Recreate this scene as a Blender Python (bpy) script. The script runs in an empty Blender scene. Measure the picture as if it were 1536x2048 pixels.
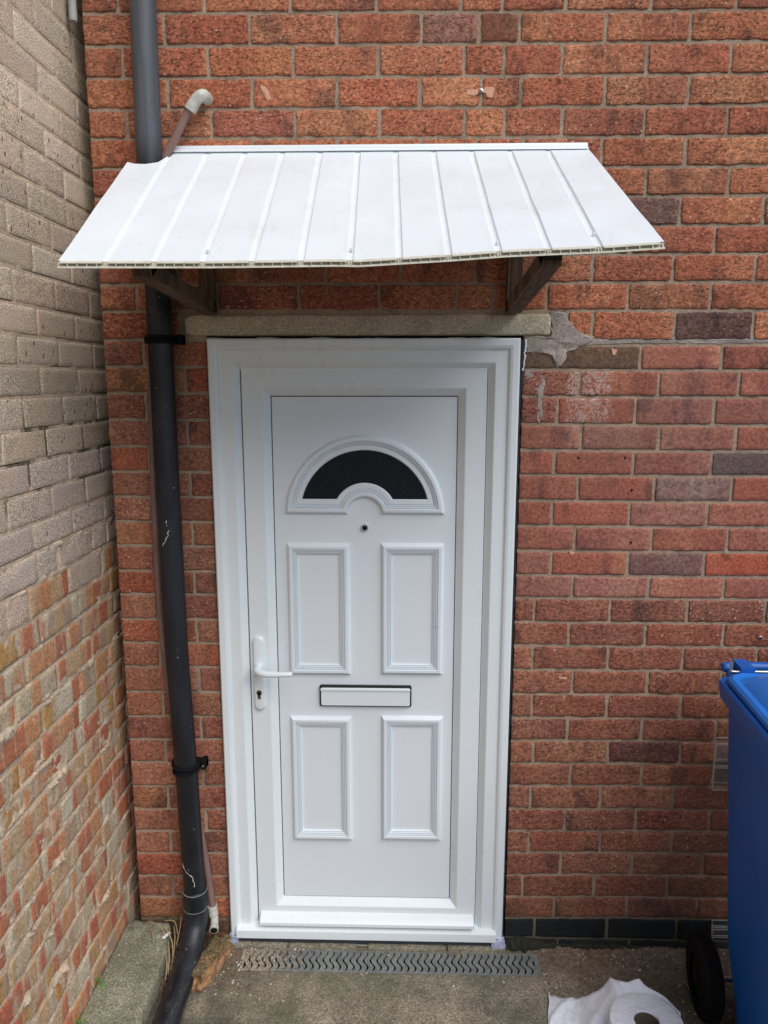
import bpy, bmesh, math, random
from mathutils import Vector, Matrix, noise
R = math.radians
rnd = random.Random(7)
scene = bpy.context.scene
col = scene.collection

# ------------------------------------------------------------------ camera, sky, sun, exposure
cam_d = bpy.data.cameras.new("camera")
cam = bpy.data.objects.new("camera", cam_d)
col.objects.link(cam)
cam.location = (0.112, -2.110, 1.761)
cam.rotation_euler = (R(90 - 10.049), R(0.01), R(1.4514))
cam_d.sensor_fit = 'VERTICAL'
cam_d.sensor_height = 24.0
cam_d.lens = 24.0 * 1470.2 / 2048.0
cam_d.clip_start = 0.02
cam_d.clip_end = 500
scene.camera = cam

SUN_EL, SUN_AZ = 50.0, 38.0            # degrees above the horizon; degrees to the right of straight-out from the wall
world = bpy.data.worlds.new("World")
scene.world = world
world.use_nodes = True
nt = world.node_tree
bg = nt.nodes["Background"]
sky = nt.nodes.new("ShaderNodeTexSky")
sky.sky_type = 'NISHITA'
sky.sun_disc = False
sky.sun_elevation = R(SUN_EL)
sky.sun_rotation = R(180 - SUN_AZ)
sky.air_density = 1.0
sky.dust_density = 1.0
sky.ozone_density = 1.0
nt.links.new(sky.outputs[0], bg.inputs[0])
bg.inputs[1].default_value = 0.082
sun_d = bpy.data.lights.new("sun", 'SUN')
sun_d.energy = 2.15
sun_d.angle = R(52)
sun_d.color = (1.0, 0.985, 0.965)
sun = bpy.data.objects.new("sun", sun_d)
col.objects.link(sun)
# direction towards the sun: out from the wall is -Y, right is +X
sd = Vector((math.sin(R(SUN_AZ)) * math.cos(R(SUN_EL)), -math.cos(R(SUN_AZ)) * math.cos(R(SUN_EL)), math.sin(R(SUN_EL))))
sun.rotation_euler = sd.to_track_quat('Z', 'Y').to_euler()
scene.view_settings.view_transform = 'Standard'
scene.view_settings.look = 'None'
scene.view_settings.gamma = 1
scene.view_settings.exposure = 0.42

GZ = -0.035                            # level of the concrete yard

# ------------------------------------------------------------------ helpers
def tag(o, label=None, cat=None, group=None, kind=None):
    if label: o["label"] = label
    if cat: o["category"] = cat
    if group: o["group"] = group
    if kind: o["kind"] = kind
    return o

def link(o, parent=None):
    col.objects.link(o)
    if parent is not None:
        o.parent = parent
        o.matrix_parent_inverse = parent.matrix_world.inverted()
    return o

def empty(name, loc=(0, 0, 0)):
    o = bpy.data.objects.new(name, None)
    o.location = loc
    o.empty_display_size = 0.05
    col.objects.link(o)
    bpy.context.view_layer.update()
    return o

def mesh(name, V, F, mat, parent=None, smooth=False, attrs=None):
    me = bpy.data.meshes.new(name)
    me.from_pydata([tuple(v) for v in V], [], F)
    if attrs:
        for k, vals in attrs.items():
            a = me.attributes.new(k, 'FLOAT_COLOR', 'POINT')
            flat = []
            for c in vals: flat.extend((c[0], c[1], c[2], c[3] if len(c) > 3 else 1.0))
            a.data.foreach_set('color', flat)
    me.validate()
    if smooth: me.shade_smooth()
    me.materials.append(mat)
    me.update()
    o = bpy.data.objects.new(name, me)
    return link(o, parent)

def from_bm(name, bm, mat, parent=None, smooth=False, bevel=0, seg=2, angle=30):
    if bevel > 0:
        es = [e for e in bm.edges if len(e.link_faces) == 2 and e.calc_face_angle(0) > R(angle)]
        bmesh.ops.bevel(bm, geom=es, offset=bevel, segments=seg, profile=0.5, affect='EDGES', clamp_overlap=True)
    bmesh.ops.recalc_face_normals(bm, faces=bm.faces)
    me = bpy.data.meshes.new(name)
    bm.to_mesh(me); bm.free()
    if smooth:
        me.shade_smooth()
        try: me.set_sharp_from_angle(angle=R(35))
        except Exception: pass
    me.materials.append(mat)
    o = bpy.data.objects.new(name, me)
    return link(o, parent)

def add_box(bm, x0, x1, y0, y1, z0, z1):
    vs = [bm.verts.new(c) for c in ((x0,y0,z0),(x1,y0,z0),(x1,y1,z0),(x0,y1,z0),(x0,y0,z1),(x1,y0,z1),(x1,y1,z1),(x0,y1,z1))]
    for f in ((0,3,2,1),(4,5,6,7),(0,1,5,4),(1,2,6,5),(2,3,7,6),(3,0,4,7)):
        bm.faces.new([vs[i] for i in f])
    return vs

def box(name, x0, x1, y0, y1, z0, z1, mat, parent=None, bevel=0.0, seg=2):
    bm = bmesh.new(); add_box(bm, x0, x1, y0, y1, z0, z1)
    return from_bm(name, bm, mat, parent, smooth=bevel > 0, bevel=bevel, seg=seg)

def add_tube(bm, pts, rad, n=24, cap=True, hollow=0.0):
    """tube along pts; rad number or list"""
    pts = [Vector(p) for p in pts]
    m = len(pts)
    rs = rad if isinstance(rad, (list, tuple)) else [rad] * m
    rings = []
    up = Vector((0.31, 0.2, 0.93)).normalized()
    t0 = (pts[1] - pts[0]).normalized()
    a = t0.cross(up).normalized()
    for i, p in enumerate(pts):
        if i == 0: t = (pts[1] - p)
        elif i == m - 1: t = (p - pts[i - 1])
        else: t = (pts[i + 1] - p).normalized() + (p - pts[i - 1]).normalized()
        t.normalize()
        a = (a - t * a.dot(t)).normalized()
        b = t.cross(a)
        rings.append([bm.verts.new(p + (a * math.cos(2*math.pi*k/n) + b * math.sin(2*math.pi*k/n)) * rs[i]) for k in range(n)])
    for i in range(m - 1):
        for k in range(n):
            bm.faces.new((rings[i][k], rings[i][(k+1) % n], rings[i+1][(k+1) % n], rings[i+1][k]))
    if cap:
        bm.faces.new(rings[0][::-1]); bm.faces.new(rings[-1])
    return rings

def tube(name, pts, rad, mat, parent=None, n=24, cap=True):
    bm = bmesh.new(); add_tube(bm, pts, rad, n, cap)
    return from_bm(name, bm, mat, parent, smooth=True)

def smooth_path(pts, k=8):
    """Catmull-Rom through the points"""
    P = [Vector(p) for p in pts]; out = []
    for i in range(len(P) - 1):
        p0 = P[max(i-1, 0)]; p1 = P[i]; p2 = P[i+1]; p3 = P[min(i+2, len(P)-1)]
        for j in range(k):
            t = j / k
            out.append(0.5*((2*p1) + (p2-p0)*t + (2*p0-5*p1+4*p2-p3)*t*t + (3*p1-p0-3*p2+p3)*t*t*t))
    out.append(P[-1])
    return out

def interp(x, xs, ys):
    if x <= xs[0]: return ys[0]
    for i in range(1, len(xs)):
        if x <= xs[i]:
            t = (x - xs[i-1]) / (xs[i] - xs[i-1]); return ys[i-1] + t * (ys[i] - ys[i-1])
    return ys[-1]

def nz(x, y=0., z=0.):
    return noise.noise(Vector((x, y, z)))

# ------------------------------------------------------------------ material helper
class M:
    def __init__(s, name):
        s.m = bpy.data.materials.new(name); s.m.use_nodes = True
        s.t = s.m.node_tree; s.b = s.t.nodes["Principled BSDF"]; s.c = s.t.nodes.new("ShaderNodeTexCoord")
        s.co = s.c.outputs["Object"]
    def n(s, typ, **kw):
        nd = s.t.nodes.new(typ)
        for k, v in kw.items(): setattr(nd, k, v)
        return nd
    def l(s, a, b): s.t.links.new(a, b)
    def set(s, sock, v):
        if isinstance(v, bpy.types.NodeSocket): s.l(v, sock)
        elif isinstance(v, (tuple, list)) and len(v) == 3 and sock.type == 'RGBA': sock.default_value = (*v, 1)
        else: sock.default_value = v
    def base(s, v): s.set(s.b.inputs["Base Color"], v)
    def rough(s, v): s.set(s.b.inputs["Roughness"], v)
    def map(s, scale=(1,1,1), vec=None):
        nd = s.n("ShaderNodeVectorMath", operation='MULTIPLY'); s.l(vec or s.co, nd.inputs[0]); nd.inputs[1].default_value = scale
        return nd.outputs[0]
    def noise(s, scale, detail=3, rough=0.55, vec=None, dist=0.0, out=0):
        nd = s.n("ShaderNodeTexNoise"); nd.inputs["Scale"].default_value = scale; nd.inputs["Detail"].default_value = detail
        nd.inputs["Roughness"].default_value = rough; nd.inputs["Distortion"].default_value = dist; s.l(vec or s.co, nd.inputs["Vector"])
        return nd.outputs[out]
    def vor(s, scale, vec=None, feature='F1', out="Distance", rand=1.0):
        nd = s.n("ShaderNodeTexVoronoi", feature=feature); nd.inputs["Scale"].default_value = scale
        nd.inputs["Randomness"].default_value = rand; s.l(vec or s.co, nd.inputs["Vector"])
        return nd.outputs[out]
    def ramp(s, f, stops, interp='LINEAR'):
        nd = s.n("ShaderNodeValToRGB"); nd.color_ramp.interpolation = interp; e = nd.color_ramp.elements
        while len(e) < len(stops): e.new(0.5)
        for i, (p, c) in enumerate(stops):
            e[i].position = p; e[i].color = (*c, 1) if isinstance(c, (tuple, list)) else (c, c, c, 1)
        s.l(f, nd.inputs[0]); return nd.outputs[0]
    def mix(s, f, a, b, mode='MIX'):
        nd = s.n("ShaderNodeMix", data_type='RGBA', blend_type=mode)
        s.set(nd.inputs[0], f); s.set(nd.inputs[6], a); s.set(nd.inputs[7], b); return nd.outputs[2]
    def math(s, op, a, b=0.0, clamp=False):
        nd = s.n("ShaderNodeMath", operation=op, use_clamp=clamp); s.set(nd.inputs[0], a); s.set(nd.inputs[1], b); return nd.outputs[0]
    def step(s, f, lo, hi):
        nd = s.n("ShaderNodeMapRange", interpolation_type='SMOOTHSTEP'); s.l(f, nd.inputs[0]); nd.inputs[1].default_value = lo; nd.inputs[2].default_value = hi
        return nd.outputs[0]
    def attr(s, name):
        nd = s.n("ShaderNodeAttribute", attribute_name=name); return nd
    def sep(s, v):
        nd = s.n("ShaderNodeSeparateXYZ"); s.l(v, nd.inputs[0]); return nd.outputs
    def bump(s, h, dist=0.002, strength=1.0, prev=None):
        nd = s.n("ShaderNodeBump"); nd.inputs["Strength"].default_value = strength; nd.inputs["Distance"].default_value = dist
        s.l(h, nd.inputs["Height"])
        if prev is not None: s.l(prev, nd.inputs["Normal"])
        s.l(nd.outputs[0], s.b.inputs["Normal"]); return nd.outputs[0]

def seeded(m):
    """object coordinates shifted by the brick's own seed, so no pattern runs on across a joint"""
    v = m.attr("var"); sx = m.sep(v.outputs["Color"])
    off = m.n("ShaderNodeCombineXYZ"); m.l(m.math('MULTIPLY', sx[0], 37.0), off.inputs[0]); m.l(m.math('MULTIPLY', sx[0], 91.0), off.inputs[1]); m.l(m.math('MULTIPLY', sx[0], 53.0), off.inputs[2])
    ad = m.n("ShaderNodeVectorMath", operation='ADD'); m.l(m.co, ad.inputs[0]); m.l(off.outputs[0], ad.inputs[1])
    return ad.outputs[0], sx

def mat_red_brick():
    m = M("red_brick"); vec, sx = seeded(m)
    tint = m.attr("tint").outputs["Color"]
    rustic = sx[1]; chalk = sx[2]
    # tonal change inside a brick, in upright bands as fired bricks show
    band = m.noise(1.0, 2, .5, m.map((9, 9, 2.5), vec))
    c = m.mix(m.step(band, .42, .68), tint, m.mix(1.0, tint, (1.16, 1.36, 1.30), 'MULTIPLY'))
    dk = m.noise(1.0, 3, .55, m.map((13, 13, 7), vec))
    c = m.mix(m.math('MULTIPLY', m.step(dk, .54, .70), .75), c, m.mix(1.0, tint, (.42, .5, .62), 'MULTIPLY'))
    c = m.mix(.85, c, m.ramp(m.noise(115, 5, .72, vec), [(.33, .42), (.5, 1.0), (.66, 1.6)]), 'MULTIPLY')
    # drag marks: short wavy horizontal tears
    drag = m.noise(1.0, 5, .68, m.map((95, 95, 240), vec), dist=.9)
    tear = m.step(drag, .535, .62)
    c = m.mix(m.math('MULTIPLY', m.math('MULTIPLY', tear, rustic), .72), c, (.070, .026, .018))
    lite = m.math('MULTIPLY', m.step(m.noise(1.0, 3, .6, m.map((90, 90, 150), vec)), .62, .72), m.math('MULTIPLY', rustic, .5))
    c = m.mix(lite, c, (.50, .235, .13))
    # pale grit grains
    cell = m.n("ShaderNodeTexVoronoi"); cell.inputs["Scale"].default_value = 105; m.l(vec, cell.inputs["Vector"])
    cs = m.sep(cell.outputs["Color"])
    grit = m.math('MULTIPLY', m.math('GREATER_THAN', cs[0], .70), m.math('LESS_THAN', cell.outputs["Distance"], m.math('MULTIPLY', cs[1], .30)))
    c = m.mix(m.math('MULTIPLY', m.math('MULTIPLY', grit, m.step(rustic, .0, .3)), .75), c, (.62, .46, .33))
    # chalky white scribble on the few bricks that carry it
    ch = m.noise(1.0, 3, .6, m.map((38, 38, 30)), dist=2.6)
    chl = m.math('SUBTRACT', 1.0, m.step(m.math('ABSOLUTE', m.math('SUBTRACT', ch, .5)), .0, .05))
    # grime and moss near the ground
    xyz = m.sep(m.co)
    cm = m.math('MULTIPLY', m.step(m.math('ADD', xyz[0], m.math('MULTIPLY', m.noise(25, 2, .5), .04)), .585, .60), m.math('SUBTRACT', 1.0, m.step(m.math('ADD', xyz[0], m.math('MULTIPLY', m.noise(25, 2, .5), .04)), .705, .73)))
    c = m.mix(m.math('MULTIPLY', m.math('MULTIPLY', m.math('MULTIPLY', chl, chalk), cm), .85), c, (.72, .66, .62))
    low = m.math('SUBTRACT', 1.0, m.step(xyz[2], -.02, .30))
    g = m.math('MULTIPLY', m.math('MULTIPLY', m.step(m.noise(7, 4, .6), .40, .62), low), .65)
    c = m.mix(m.math('MULTIPLY', g, m.math('ADD', m.math('MULTIPLY', m.math('GREATER_THAN', rustic, .01), .75), .25)), c, (.055, .052, .025))
    # broad weathering over the wall
    w = m.step(m.noise(1.6, 4, .6), .45, .72)
    c = m.mix(m.math('MULTIPLY', m.math('MULTIPLY', w, m.math('GREATER_THAN', rustic, .01)), .34), c, (.17, .092, .065))
    m.base(c); m.rough(.86); m.b.inputs["Specular IOR Level"].default_value = .28
    hh = m.math('ADD', m.math('MULTIPLY', m.noise(150, 4, .6, vec), .6), m.math('MULTIPLY', m.math('SUBTRACT', 1.0, tear), m.math('ADD', m.math('MULTIPLY', rustic, 1.1), .1)))
    m.bump(hh, .0022, .9)
    return m.m

def mat_side_brick():
    m = M("weathered_brick"); vec, sx = seeded(m)
    tint = m.attr("tint").outputs["Color"]; old = sx[1]
    sp = m.noise(330, 2, .7, vec)
    c = m.mix(.95, tint, m.ramp(sp, [(.36, .30), (.5, 1.0), (.62, 1.65)]), 'MULTIPLY')
    c = m.mix(m.math('MULTIPLY', m.step(m.noise(9, 4, .6, vec), .45, .7), .45), c, m.mix(1.0, tint, (1.15, 1.05, .98), 'MULTIPLY'))
    pit = m.n("ShaderNodeTexVoronoi"); pit.inputs["Scale"].default_value = 60; m.l(m.map((1, 1, .6), vec), pit.inputs["Vector"])
    ps = m.sep(pit.outputs["Color"])
    c = m.mix(m.math('MULTIPLY', m.math('MULTIPLY', m.math('GREATER_THAN', ps[0], .90), m.math('LESS_THAN', pit.outputs["Distance"], .22)), .8), c, (.04, .032, .025))
    # patchwork of colours inside one old brick
    wob = m.n("ShaderNodeVectorMath", operation='ADD'); m.l(m.map((1, 17, 1.6), vec), wob.inputs[0])
    wn = m.n("ShaderNodeVectorMath", operation='SCALE'); m.l(m.noise(9, 3, .6, vec, out=1), wn.inputs[0]); wn.inputs[3].default_value = .30; m.l(wn.outputs[0], wob.inputs[1])
    v = m.n("ShaderNodeTexVoronoi"); v.inputs["Scale"].default_value = 1.0; m.l(wob.outputs[0], v.inputs["Vector"])
    vs = m.sep(v.outputs["Color"])
    pc = m.ramp(vs[0], [(0, (.48, .165, .085)), (.22, (.54, .25, .12)), (.40, (.45, .135, .08)), (.52, (.52, .34, .19)), (.66, (.50, .40, .27)), (.76, (.48, .26, .085)), (.86, (.58, .50, .37)), (.94, (.42, .28, .19))], 'CONSTANT')
    e = m.n("ShaderNodeTexVoronoi", feature='DISTANCE_TO_EDGE'); e.inputs["Scale"].default_value = 1.0; m.l(wob.outputs[0], e.inputs["Vector"])
    pc = m.mix(m.math('MULTIPLY', m.math('SUBTRACT', 1.0, m.step(e.outputs[0], .0, .09)), .55), pc, (.46, .40, .30))
    pc = m.mix(.8, pc, m.ramp(m.noise(140, 4, .7, vec), [(.34, .45), (.5, 1.0), (.66, 1.4)]), 'MULTIPLY')
    c = m.mix(m.math('MULTIPLY', old, .86), c, pc)
    # upright run-down streaks, pale
    st = m.step(m.noise(1.0, 3, .6, m.map((1, 26, 2.2))), .66, .76)
    c = m.mix(m.math('MULTIPLY', st, .30), c, (.52, .47, .40))
    # green-black staining
    g = m.step(m.noise(3.0, 5, .65), .50, .72)
    c = m.mix(m.math('MULTIPLY', g, .16), c, (.20, .165, .10))
    m.base(c); m.rough(.9); m.b.inputs["Specular IOR Level"].default_value = .25
    m.bump(m.math('ADD', m.noise(260, 3, .6, vec), m.math('MULTIPLY', m.noise(55, 3, .6, vec), 1.0)), .0012, .6)
    return m.m

def mat_mortar(name, a, b, dark=(.10, .085, .065)):
    m = M(name)
    c = m.mix(m.step(m.noise(14, 5, .65), .35, .65), a, b)
    c = m.mix(.75, c, m.ramp(m.noise(230, 3, .7), [(.3, .55), (.5, 1.0), (.7, 1.35)]), 'MULTIPLY')
    c = m.mix(m.math('MULTIPLY', m.step(m.noise(9, 5, .7), .50, .70), .6 if name == 'sand_mortar' else .2), c, dark)
    if name == "old_mortar":
        cz = m.sep(m.co)[2]
        band = m.math('SUBTRACT', 1.0, m.step(m.math('ABSOLUTE', m.math('SUBTRACT', cz, 1.58)), .06, .16))
        mo = m.math('MULTIPLY', m.step(m.noise(11, 4, .65), .42, .60), m.math('ADD', m.math('MULTIPLY', band, .75), .22))
        c = m.mix(mo, c, (.085, .080, .045))
    if name == "sand_mortar":
        z = m.sep(m.co)[2]; lo = m.math('SUBTRACT', 1.0, m.step(m.math('ADD', z, m.math('MULTIPLY', m.noise(9, 4, .6), .12)), .07, .20))
        c = m.mix(m.math('MULTIPLY', lo, .72), c, (.07, .068, .035))
    m.base(c); m.rough(.93)
    m.bump(m.math('ADD', m.noise(160, 4, .65), m.math('MULTIPLY', m.noise(35, 3, .6), 1.5)), .003, .9)
    return m.m

def mat_upvc(name="white_plastic", base=(.755, .81, .835), rough=.28):
    m = M(name)
    c = m.mix(m.math('MULTIPLY', m.step(m.noise(2, 4, .6), .5, .9), .06), base, (.70, .69, .66))
    m.base(c); m.rough(m.ramp(m.noise(7, 3, .6), [(.3, rough * .85), (.7, rough * 1.25)]))
    m.bump(m.noise(14, 2, .5), .0006, .25)
    return m.m

def mat_canopy():
    m = M("canopy_plastic")
    c = m.mix(m.math('MULTIPLY', m.step(m.noise(5, 4, .65), .48, .75), .16), (.765, .82, .86), (.70, .735, .74))
    xyz = m.sep(m.co)
    # dirt caught along the joints and drip marks
    d = m.step(m.noise(1.0, 4, .7, m.map((30, 5, 5))), .60, .74)
    c = m.mix(m.math('MULTIPLY', d, .22), c, (.58, .54, .40))
    fr = m.math('ABSOLUTE', m.math('SUBTRACT', m.math('FRACT', m.math('DIVIDE', m.math('ADD', xyz[0], .487 + .0497 + .012), .0990)), .5))
    sj = m.math('MULTIPLY', m.math('SUBTRACT', 1.0, m.step(fr, .06, .22)), m.step(m.noise(1.0, 4, .65, m.map((18, 7, 7))), .50, .68))
    c = m.mix(m.math('MULTIPLY', sj, .20), c, (.62, .60, .44))
    sp = m.vor(75); sc = m.vor(75, out="Color"); ss = m.sep(sc)
    c = m.mix(m.math('MULTIPLY', m.math('MULTIPLY', m.math('GREATER_THAN', ss[0], .97), m.math('LESS_THAN', sp, .16)), .6), c, (.3, .28, .25))
    m.base(c); m.rough(m.ramp(m.noise(8, 4, .6), [(.35, .26), (.7, .48)]))
    m.bump(m.noise(7, 2, .5), .006, .5)
    return m.m

def mat_plain(name, base, rough=.5, metal=0.0, var=.25, scale=30, bump=.0, bscale=200, spec=.5):
    m = M(name)
    c = m.mix(var, base, m.ramp(m.noise(scale, 4, .6), [(.3, .45), (.5, 1.0), (.72, 1.5)]), 'MULTIPLY')
    m.base(c); m.rough(rough); m.b.inputs["Metallic"].default_value = metal; m.b.inputs["Specular IOR Level"].default_value = spec
    if bump: m.bump(m.noise(bscale, 3, .6), bump, .8)
    return m.m

def mat_pipe():
    m = M("black_pipe_plastic")
    c = m.mix(m.step(m.noise(6, 4, .6, m.map((1, 1, .35))), .42, .68), (.007, .008, .012), (.017, .020, .027))
    sc = m.noise(1.0, 4, .75, m.map((40, 40, 16)), dist=1.8)
    ln = m.math('SUBTRACT', 1.0, m.step(m.math('ABSOLUTE', m.math('SUBTRACT', sc, .5)), 0.0, .006))
    msk = m.step(m.noise(5, 2, .5), .58, .66)
    c = m.mix(m.math('MULTIPLY', m.math('MULTIPLY', ln, msk), .55), c, (.45, .43, .38))
    v = m.n("ShaderNodeTexVoronoi"); v.inputs["Scale"].default_value = 90; m.l(m.co, v.inputs["Vector"]); vs = m.sep(v.outputs["Color"])
    c = m.mix(m.math('MULTIPLY', m.math('MULTIPLY', m.math('GREATER_THAN', vs[0], .955), m.math('LESS_THAN', v.outputs["Distance"], .17)), .7), c, (.42, .40, .36))
    xyz = m.sep(m.co)
    # paler above the canopy: the daylight there is painted into the colour
    lit_top = m.step(xyz[2], 2.30, 2.42)
    c = m.mix(m.math('MULTIPLY', lit_top, .75), c, m.mix(m.step(m.noise(1.0, 4, .6, m.map((60, 60, 3))), .35, .7), (.075, .085, .10), (.115, .125, .145)))
    lowz = m.math('SUBTRACT', 1.0, m.step(xyz[2], .03, .16))
    du = m.math('MULTIPLY', m.step(m.noise(1.0, 5, .75, m.map((90, 28, 90)), dist=1.0), .52, .70), lowz)
    c = m.mix(m.math('MULTIPLY', du, .40), c, (.17, .165, .15))
    m.base(c); m.rough(m.ramp(m.noise(12, 3, .6), [(.3, .32), (.7, .55)]))
    m.bump(m.noise(40, 4, .6), .0006, .5)
    return m.m

def mat_wood(name, a, b):
    m = M(name)
    g = m.noise(1.0, 5, .65, m.map((140, 12, 12)), dist=.6)
    c = m.mix(m.step(g, .35, .66), a, b)
    m.base(c); m.rough(.8); m.bump(g, .0012, .7)
    return m.m

def mat_concrete(name, a, b, moss=.5, grain=.85):
    m = M(name)
    c = m.mix(m.step(m.noise(9, 6, .68), .36, .66), a, b)
    c = m.mix(grain, c, m.ramp(m.noise(190, 4, .75), [(.34, .25), (.5, 1.0), (.64, 1.9)]), 'MULTIPLY')
    c = m.mix(m.math('MULTIPLY', m.step(m.noise(3.2, 5, .65), .44, .66), moss), c, (.075, .075, .038))
    v = m.n("ShaderNodeTexVoronoi"); v.inputs["Scale"].default_value = 120; m.l(m.co, v.inputs["Vector"]); vs = m.sep(v.outputs["Color"])
    c = m.mix(m.math('MULTIPLY', m.math('MULTIPLY', m.math('GREATER_THAN', vs[0], .91), m.math('LESS_THAN', v.outputs["Distance"], .27)), .7), c, (.42, .39, .33))
    m.base(c); m.rough(.92)
    m.bump(m.math('ADD', m.noise(140, 4, .65), m.math('MULTIPLY', m.noise(28, 4, .6), 1.6)), .0035, .9)
    return m

def mat_ground():
    m = mat_concrete("yard_concrete", (.165, .140, .100), (.265, .228, .168), .58)
    c = m.b.inputs["Base Color"].links[0].from_socket
    xyz = m.sep(m.co)
    n1 = m.math('MULTIPLY', m.math('SUBTRACT', m.noise(6, 5, .65), .5), .22)
    # brick dust washed along the foot of the wall
    near = m.step(m.math('ADD', xyz[1], n1), -.22, -.05)
    lr = m.math('MAXIMUM', m.step(m.math('ADD', xyz[0], n1), .45, .62), m.math('SUBTRACT', 1.0, m.step(m.math('ADD', xyz[0], n1), -.42, -.30)))
    c = m.mix(m.math('MULTIPLY', m.math('MULTIPLY', near, lr), .75), c, m.mix(m.step(m.noise(60, 4, .7), .35, .65), (.10, .058, .038), (.25, .165, .115)))
    # wet dark corner by the drain bend
    wx = m.math('SUBTRACT', 1.0, m.step(m.math('ADD', xyz[0], n1), -.40, -.18))
    wet = m.math('MULTIPLY', wx, m.step(m.noise(5, 4, .6), .3, .55))
    c = m.mix(m.math('MULTIPLY', wet, .6), c, (.045, .042, .022))
    bx = m.math('MULTIPLY', m.step(m.math('ADD', xyz[0], n1), .90, 1.05), m.step(m.noise(14, 4, .65), .35, .6))  # darker ground towards the bin, shade beside it put into the colour
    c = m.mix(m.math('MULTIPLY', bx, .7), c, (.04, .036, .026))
    m.base(c); return m.m

red_brick = mat_red_brick(); side_brick = mat_side_brick()
mortar_red = mat_mortar("sand_mortar", (.40, .295, .21), (.32, .235, .165))
mortar_side = mat_mortar("old_mortar", (.66, .49, .34), (.58, .46, .34))
mortar_grey = mat_mortar("grey_cement", (.40, .34, .30), (.29, .245, .215))
upvc = mat_upvc(); upvc2 = mat_upvc("white_panel_plastic", (.74, .795, .835), .32)
canopy_mat = mat_canopy()
black_gap = mat_plain("black_seal", (.012, .012, .013), .7, var=.3)
pipe_mat = mat_pipe()
pink_pipe = mat_plain("faded_brown_plastic", (.22, .135, .115), .5, var=.3, scale=20, bump=.0005)
elbow_mat = mat_plain("dirty_white_plastic", (.50, .50, .44), .5, var=.4, scale=60, bump=.0004)
timber = mat_wood("weathered_timber", (.050, .028, .014), (.16, .10, .058))
dark_timber = mat_plain("black_batten_paint", (.012, .012, .012), .7)
lintel_mat = mat_concrete("lintel_concrete", (.42, .365, .26), (.52, .465, .355), .03, .45).m
slab_mat = mat_concrete("mossy_slab_concrete", (.21, .205, .135), (.30, .28, .215), .45).m
step_mat = mat_concrete("doorstep_concrete", (.20, .175, .125), (.28, .25, .19), .3).m
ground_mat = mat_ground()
chrome = mat_plain("chrome", (.62, .63, .65), .3, .35, var=.1)
steel = mat_plain("dull_steel", (.55, .55, .53), .35, 1.0, var=.25)
lens_black = mat_plain("black_lens", (.006, .006, .008), .08, var=0)
brass = mat_plain("dull_brass", (.20, .17, .12), .35, .8, var=.3, scale=90)
rubber = mat_plain("black_rubber", (.005, .005, .006), .8, spec=.2, var=.3, bump=.0006)
def mat_grate():
    m = M("grey_grate_plastic")
    c = m.mix(.6, (.165, .172, .165), m.ramp(m.noise(40, 4, .65), [(.3, .5), (.5, 1.0), (.7, 1.5)]), 'MULTIPLY')
    x = m.math('ADD', m.sep(m.co)[0], m.math('MULTIPLY', m.math('SUBTRACT', m.noise(30, 4, .6), .5), .30))
    c = m.mix(m.math('MULTIPLY', m.math('SUBTRACT', 1.0, m.step(x, -.36, -.20)), .9), c, (.30, .255, .185))
    c = m.mix(m.math('MULTIPLY', m.step(m.noise(22, 5, .7), .58, .68), .5), c, (.30, .25, .17))
    m.base(c); m.rough(.7); m.bump(m.noise(200, 3, .6), .0008, .8); return m.m
grate_mat = mat_grate()
dark_chan = mat_plain("channel_dark", (.004, .004, .004), .95, spec=.1)
bin_mat = mat_plain("blue_bin_plastic", (.005, .10, .42), .42, var=.22, scale=9, bump=.0004, bscale=120)
lid_mat = mat_plain("blue_lid_plastic", (.012, .17, .60), .36, var=.18, scale=9, bump=.0004, bscale=120)
def mat_frag():
    m = M("broken_buff_brick")
    c = m.mix(m.step(m.noise(40, 4, .65), .4, .62), (.40, .22, .10), (.20, .10, .05))
    g = m.n("ShaderNodeNewGeometry"); nzz = m.sep(g.outputs["Normal"])[2]
    top = m.math('MULTIPLY', m.step(nzz, .45, .8), m.step(m.noise(45, 4, .65), .34, .5))
    c = m.mix(m.math('MULTIPLY', top, .85), c, m.mix(m.step(m.noise(160, 3, .7), .45, .6), (.045, .045, .018), (.20, .16, .08)))
    c = m.mix(.7, c, m.ramp(m.noise(150, 4, .7), [(.33, .4), (.5, 1.0), (.66, 1.6)]), 'MULTIPLY')
    m.base(c); m.rough(.92); m.bump(m.noise(90, 4, .65), .004, .9); return m.m
frag_mat = mat_frag()
card = mat_plain("grey_cardboard", (.27, .20, .15), .9, var=.2)
straw = mat_plain("dry_straw", (.36, .27, .15), .8, var=.4)
leaf = mat_plain("green_leaf", (.09, .24, .03), .5, var=.4, scale=80)

def mat_paper():
    m = M("white_tissue"); m.base(m.mix(.15, (.74, .77, .84), m.ramp(m.noise(60, 3, .6), [(.3, .8), (.7, 1.15)]), 'MULTIPLY')); m.rough(.95)
    m.bump(m.math('ADD', m.noise(45, 4, .6), m.math('MULTIPLY', m.noise(120, 3, .6), .5)), .005, .8); return m.m
paper = mat_paper()
def mat_glass_dark():
    m = M("dark_frosted_glass")
    c = m.ramp(m.noise(300, 2, .6), [(.35, (.003, .004, .006)), (.60, (.009, .012, .018)), (.74, (.035, .042, .05))])
    m.base(c); m.rough(.42); m.b.inputs["Specular IOR Level"].default_value = .22; m.bump(m.noise(420, 2, .5), .001, .6); return m.m
glass_dark = mat_glass_dark()
def mat_acrylic():
    m = M("clear_acrylic"); m.b.inputs["Base Color"].default_value = (.9, .93, .95, 1); m.rough(.06); m.b.inputs["Alpha"].default_value = .025
    return m.m
acrylic = mat_acrylic()
acrylic_edge = mat_plain("acrylic_edge", (.50, .48, .44), .4, var=.1)

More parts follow.
